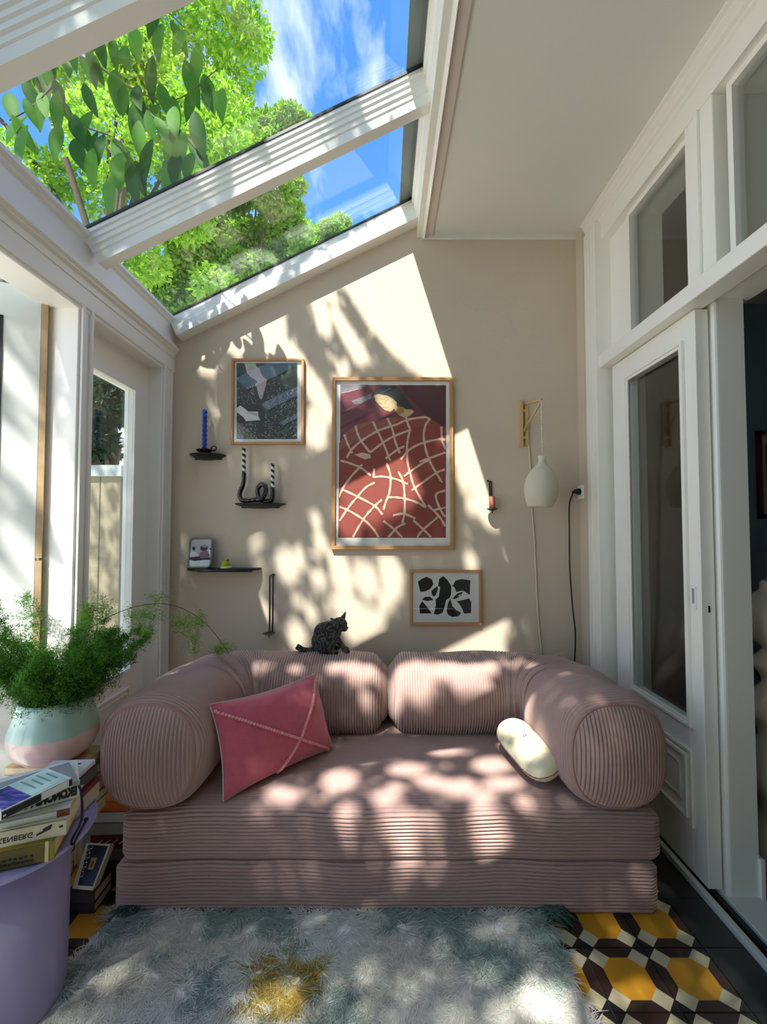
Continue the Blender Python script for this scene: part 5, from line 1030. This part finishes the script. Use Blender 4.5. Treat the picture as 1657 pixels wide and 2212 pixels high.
def build_overhang():
    t = thing('overhanging_tree', 'broad-leaved tree beside the sunroom with one dark green branch hanging over the roof glass', 'tree', (-4.6, -2.2, -.06)); BK = mat('bark', (0, 0, 0, 1))
    obj('trunk', MB().tube(spline([(-4.6, -2.2, -.06), (-4.5, -2.1, 2.5), (-4.3, -1.9, 5.0), (-3.9, -1.7, 7.2)], 6), [.19-.10*k/18 for k in range(19)], 12), BK, t, smooth=True)
    for pts in ([(-4.2, -1.85, 5.4), (-3.3, -1.0, 7.0), (-2.0, .2, 7.3)], [(-4.1, -1.8, 6.2), (-2.8, -1.6, 7.4), (-1.4, -1.0, 7.6)], [(-4.3, -1.9, 4.8), (-3.9, -.2, 6.6), (-3.2, 1.0, 6.9)]):
        sp = spline(pts, 6); obj('limb', MB().tube(sp, [.05*(1-.8*k/(len(sp)-1)) for k in range(len(sp))], 7), BK, t, smooth=True)
    r = np.random.default_rng(31); gaps = canopy_gaps(); kx, ky = SUN[0], SUN[1]; Vs, cols = [], []
    for n1_, n2_, l0, l1, w0, w1 in ((10500, 3800, .07, .12, .045, .07), (40000, 11000, .028, .045, .022, .034)):
        n = n1_+n2_; z = r.uniform(5.2, 6.4, n)
        u = np.concatenate([r.uniform(-2.40, -.55, n1_), r.uniform(-3.45, -2.40, n2_)]); v = np.concatenate([r.uniform(-2.95, .85, n1_), r.uniform(-3.0, -.1, n2_)])
        c = np.stack([u+kx*(6-z), v+ky*(6-z), z], 1); d = unit(r.normal(0, .6, (n, 3))+np.array((.2, .2, -.5))); s = unit(np.cross(d, r.normal(0, 1, (n, 3))))
        V, F = leaves_np(c-d*(l0+l1)/4, d, s, r.uniform(l0, l1, n), r.uniform(w0, w1, n), .1)
        U = V[:, 0]-kx*(6-V[:, 2]); Q = V[:, 1]-ky*(6-V[:, 2]); hit = np.zeros(len(V), bool)
        for g in gaps:
            gx = sum(p[0] for p in g)/len(g); gy = sum(p[1] for p in g)/len(g)
            hit |= in_poly(U, Q, [(gx+(p[0]-gx)*1.10, gy+(p[1]-gy)*1.10) for p in g])
        ok = ~hit.reshape(-1, 4).any(1) & ~((v < -2.52) & (r.random(n) < .36)); V = V.reshape(-1, 4, 3)[ok].reshape(-1, 3); tt = r.random((ok.sum(), 1)); Vs.append(V); cols.append(np.array((.20, .40, .05))*(1-tt)+np.array((.40, .58, .10))*tt)
    n = 2600; z = r.uniform(5.2, 6.4, n); u = r.uniform(-2.4, -.55, n); v = r.uniform(-5.6, -2.9, n); c = np.stack([u+kx*(6-z), v+ky*(6-z), z], 1); d = unit(r.normal(0, .6, (n, 3))+np.array((.2, .2, -.5)))  # sparse unseen leaves added to dim the sun behind the camera
    V, F = leaves_np(c, d, unit(np.cross(d, r.normal(0, 1, (n, 3)))), r.uniform(.08, .13, n), r.uniform(.05, .075, n), .1); Vs.append(V); cols.append(np.tile(np.array((.28, .48, .07)), (n, 1)))
    n = 1900; z = r.uniform(4.8, 5.8, n); u = r.uniform(-5.2, -3.3, n); v = r.uniform(-.3, 1.7, n); c = np.stack([u+kx*(6-z), v+ky*(6-z), z], 1); d = unit(r.normal(0, .6, (n, 3))+np.array((.2, .2, -.5)))
    V, F = leaves_np(c, d, unit(np.cross(d, r.normal(0, 1, (n, 3)))), r.uniform(.08, .13, n), r.uniform(.05, .075, n), .1); Vs.append(V); cols.append(np.tile(np.array((.28, .48, .07)), (n, 1)))
    V = np.concatenate(Vs); col = np.concatenate(cols); i = np.arange(len(col))*4; F = np.concatenate([np.stack([i, i+1, i+2], 1), np.stack([i, i+2, i+3], 1)])
    npobj('foliage', V, F, vcol_mat('canopy_leaf', .5, .55), t, np.repeat(col, 4, 0), 'stuff')
    # the hanging branch: twigs and single large leaves
    tw = [[(-30, 60, 2.35), (90, 90, 2.3), (190, 130, 2.25), (290, 195, 2.2), (380, 215, 2.15), (470, 150, 2.15)], [(190, 130, 2.25), (235, 60, 2.2), (340, 20, 2.2), (400, 60, 2.15)], [(290, 195, 2.2), (330, 250, 2.12), (380, 280, 2.08), (420, 300, 2.05)], [(90, 90, 2.3), (120, 180, 2.2), (160, 260, 2.12), (250, 300, 2.08), (290, 350, 2.02)], [(120, 180, 2.2), (70, 230, 2.18), (20, 260, 2.15)]]
    TWG = mat('twig', C(84, 68, 52), .8, .2); q = random.Random(12)
    n1 = Vector((0, 0, 1)); B = MB(); ln, nn = 1.0, 9
    for i in range(nn+1):
        f = i/nn; w = .20*math.sin(math.pi*min(1, f*.97+.015))**.8*(1-.25*f); zz = -.18*f*f
        B.v += [(-w, f*ln, zz+w*.25), (0, f*ln, zz), (w, f*ln, zz+w*.25)]
    for i in range(nn):
        for k in range(2): B.f.append((3*i+k, 3*i+k+1, 3*i+4+k, 3*i+3+k)); B.m.append(0)
    LF = [mat('hanging_leaf_%s' % nm, c, .55, .16, 5, trans=.4, spec=.15) for nm, c in (('deep', (.022, .085, .012, 1)), ('mid', (.04, .14, .014, 1)), ('pale', (.075, .21, .025, 1)))]
    protos = []
    for m_ in LF: o = obj('leaf', B, m_, None, smooth=True); o.parent = t; protos.append(o)
    used = set(); tl = t.location.copy()
    def put(p, down, face, size):
        k = q.choice((0, 0, 1, 1, 2)); o = protos[k]
        if k in used: o = protos[k].copy(); COL.objects.link(o); o.parent = t
        used.add(k)
        y = Vector(down).normalized(); x = y.cross(Vector(face)).normalized(); z_ = x.cross(y)
        M = Matrix((x, y, z_)).transposed().to_4x4(); o.matrix_local = Matrix.Translation(Vector(p)-tl) @ M @ Matrix.Scale(size, 4)
    for w_ in tw:
        sp = spline([at(x, y, Y+.0) for x, y, Y in w_], 8); obj('twig', MB().tube(sp, [.006*(1-.6*k/(len(sp)-1)) for k in range(len(sp))], 6), TWG, t, smooth=True)
        for i in range(2, len(sp), 3):
            p = sp[i]
            put(p+Vector((q.uniform(-.02, .02), q.uniform(-.05, .05), 0)), (q.uniform(-.55, .7), q.uniform(-.5, .3), -1), (q.uniform(-.4, .4), -1, q.uniform(-.3, .6)), q.uniform(.13, .20))
    for x, y, Y in ((375, 230, 2.1), (420, 240, 2.05), (360, 300, 2.05), (400, 285, 2.0), (260, 330, 2.05), (130, 270, 2.1), (200, 240, 2.15), (60, 270, 2.15), (330, 120, 2.15), (250, 150, 2.2), (480, 190, 2.1), (150, 60, 2.25), (350, 50, 2.2), (290, 60, 2.2), (225, 290, 2.1), (240, 380, 2.0), (300, 260, 2.1), (30, 120, 2.3), (440, 160, 2.15), (330, 300, 2.05), (385, 330, 2.0), (360, 340, 1.98), (415, 330, 1.98), (345, 180, 2.15), (310, 220, 2.12), (180, 180, 2.2), (90, 200, 2.2), (110, 130, 2.25), (265, 100, 2.2), (400, 130, 2.15), (430, 95, 2.15), (200, 320, 2.05), (280, 350, 2.0), (160, 300, 2.08), (20, 200, 2.25), (50, 170, 2.25)):
        put(at(x, y, Y), (q.uniform(-.4, .5), q.uniform(-.4, .2), -1), (q.uniform(-.3, .3), -1, q.uniform(-.2, .5)), q.uniform(.16, .23))
build_overhang()
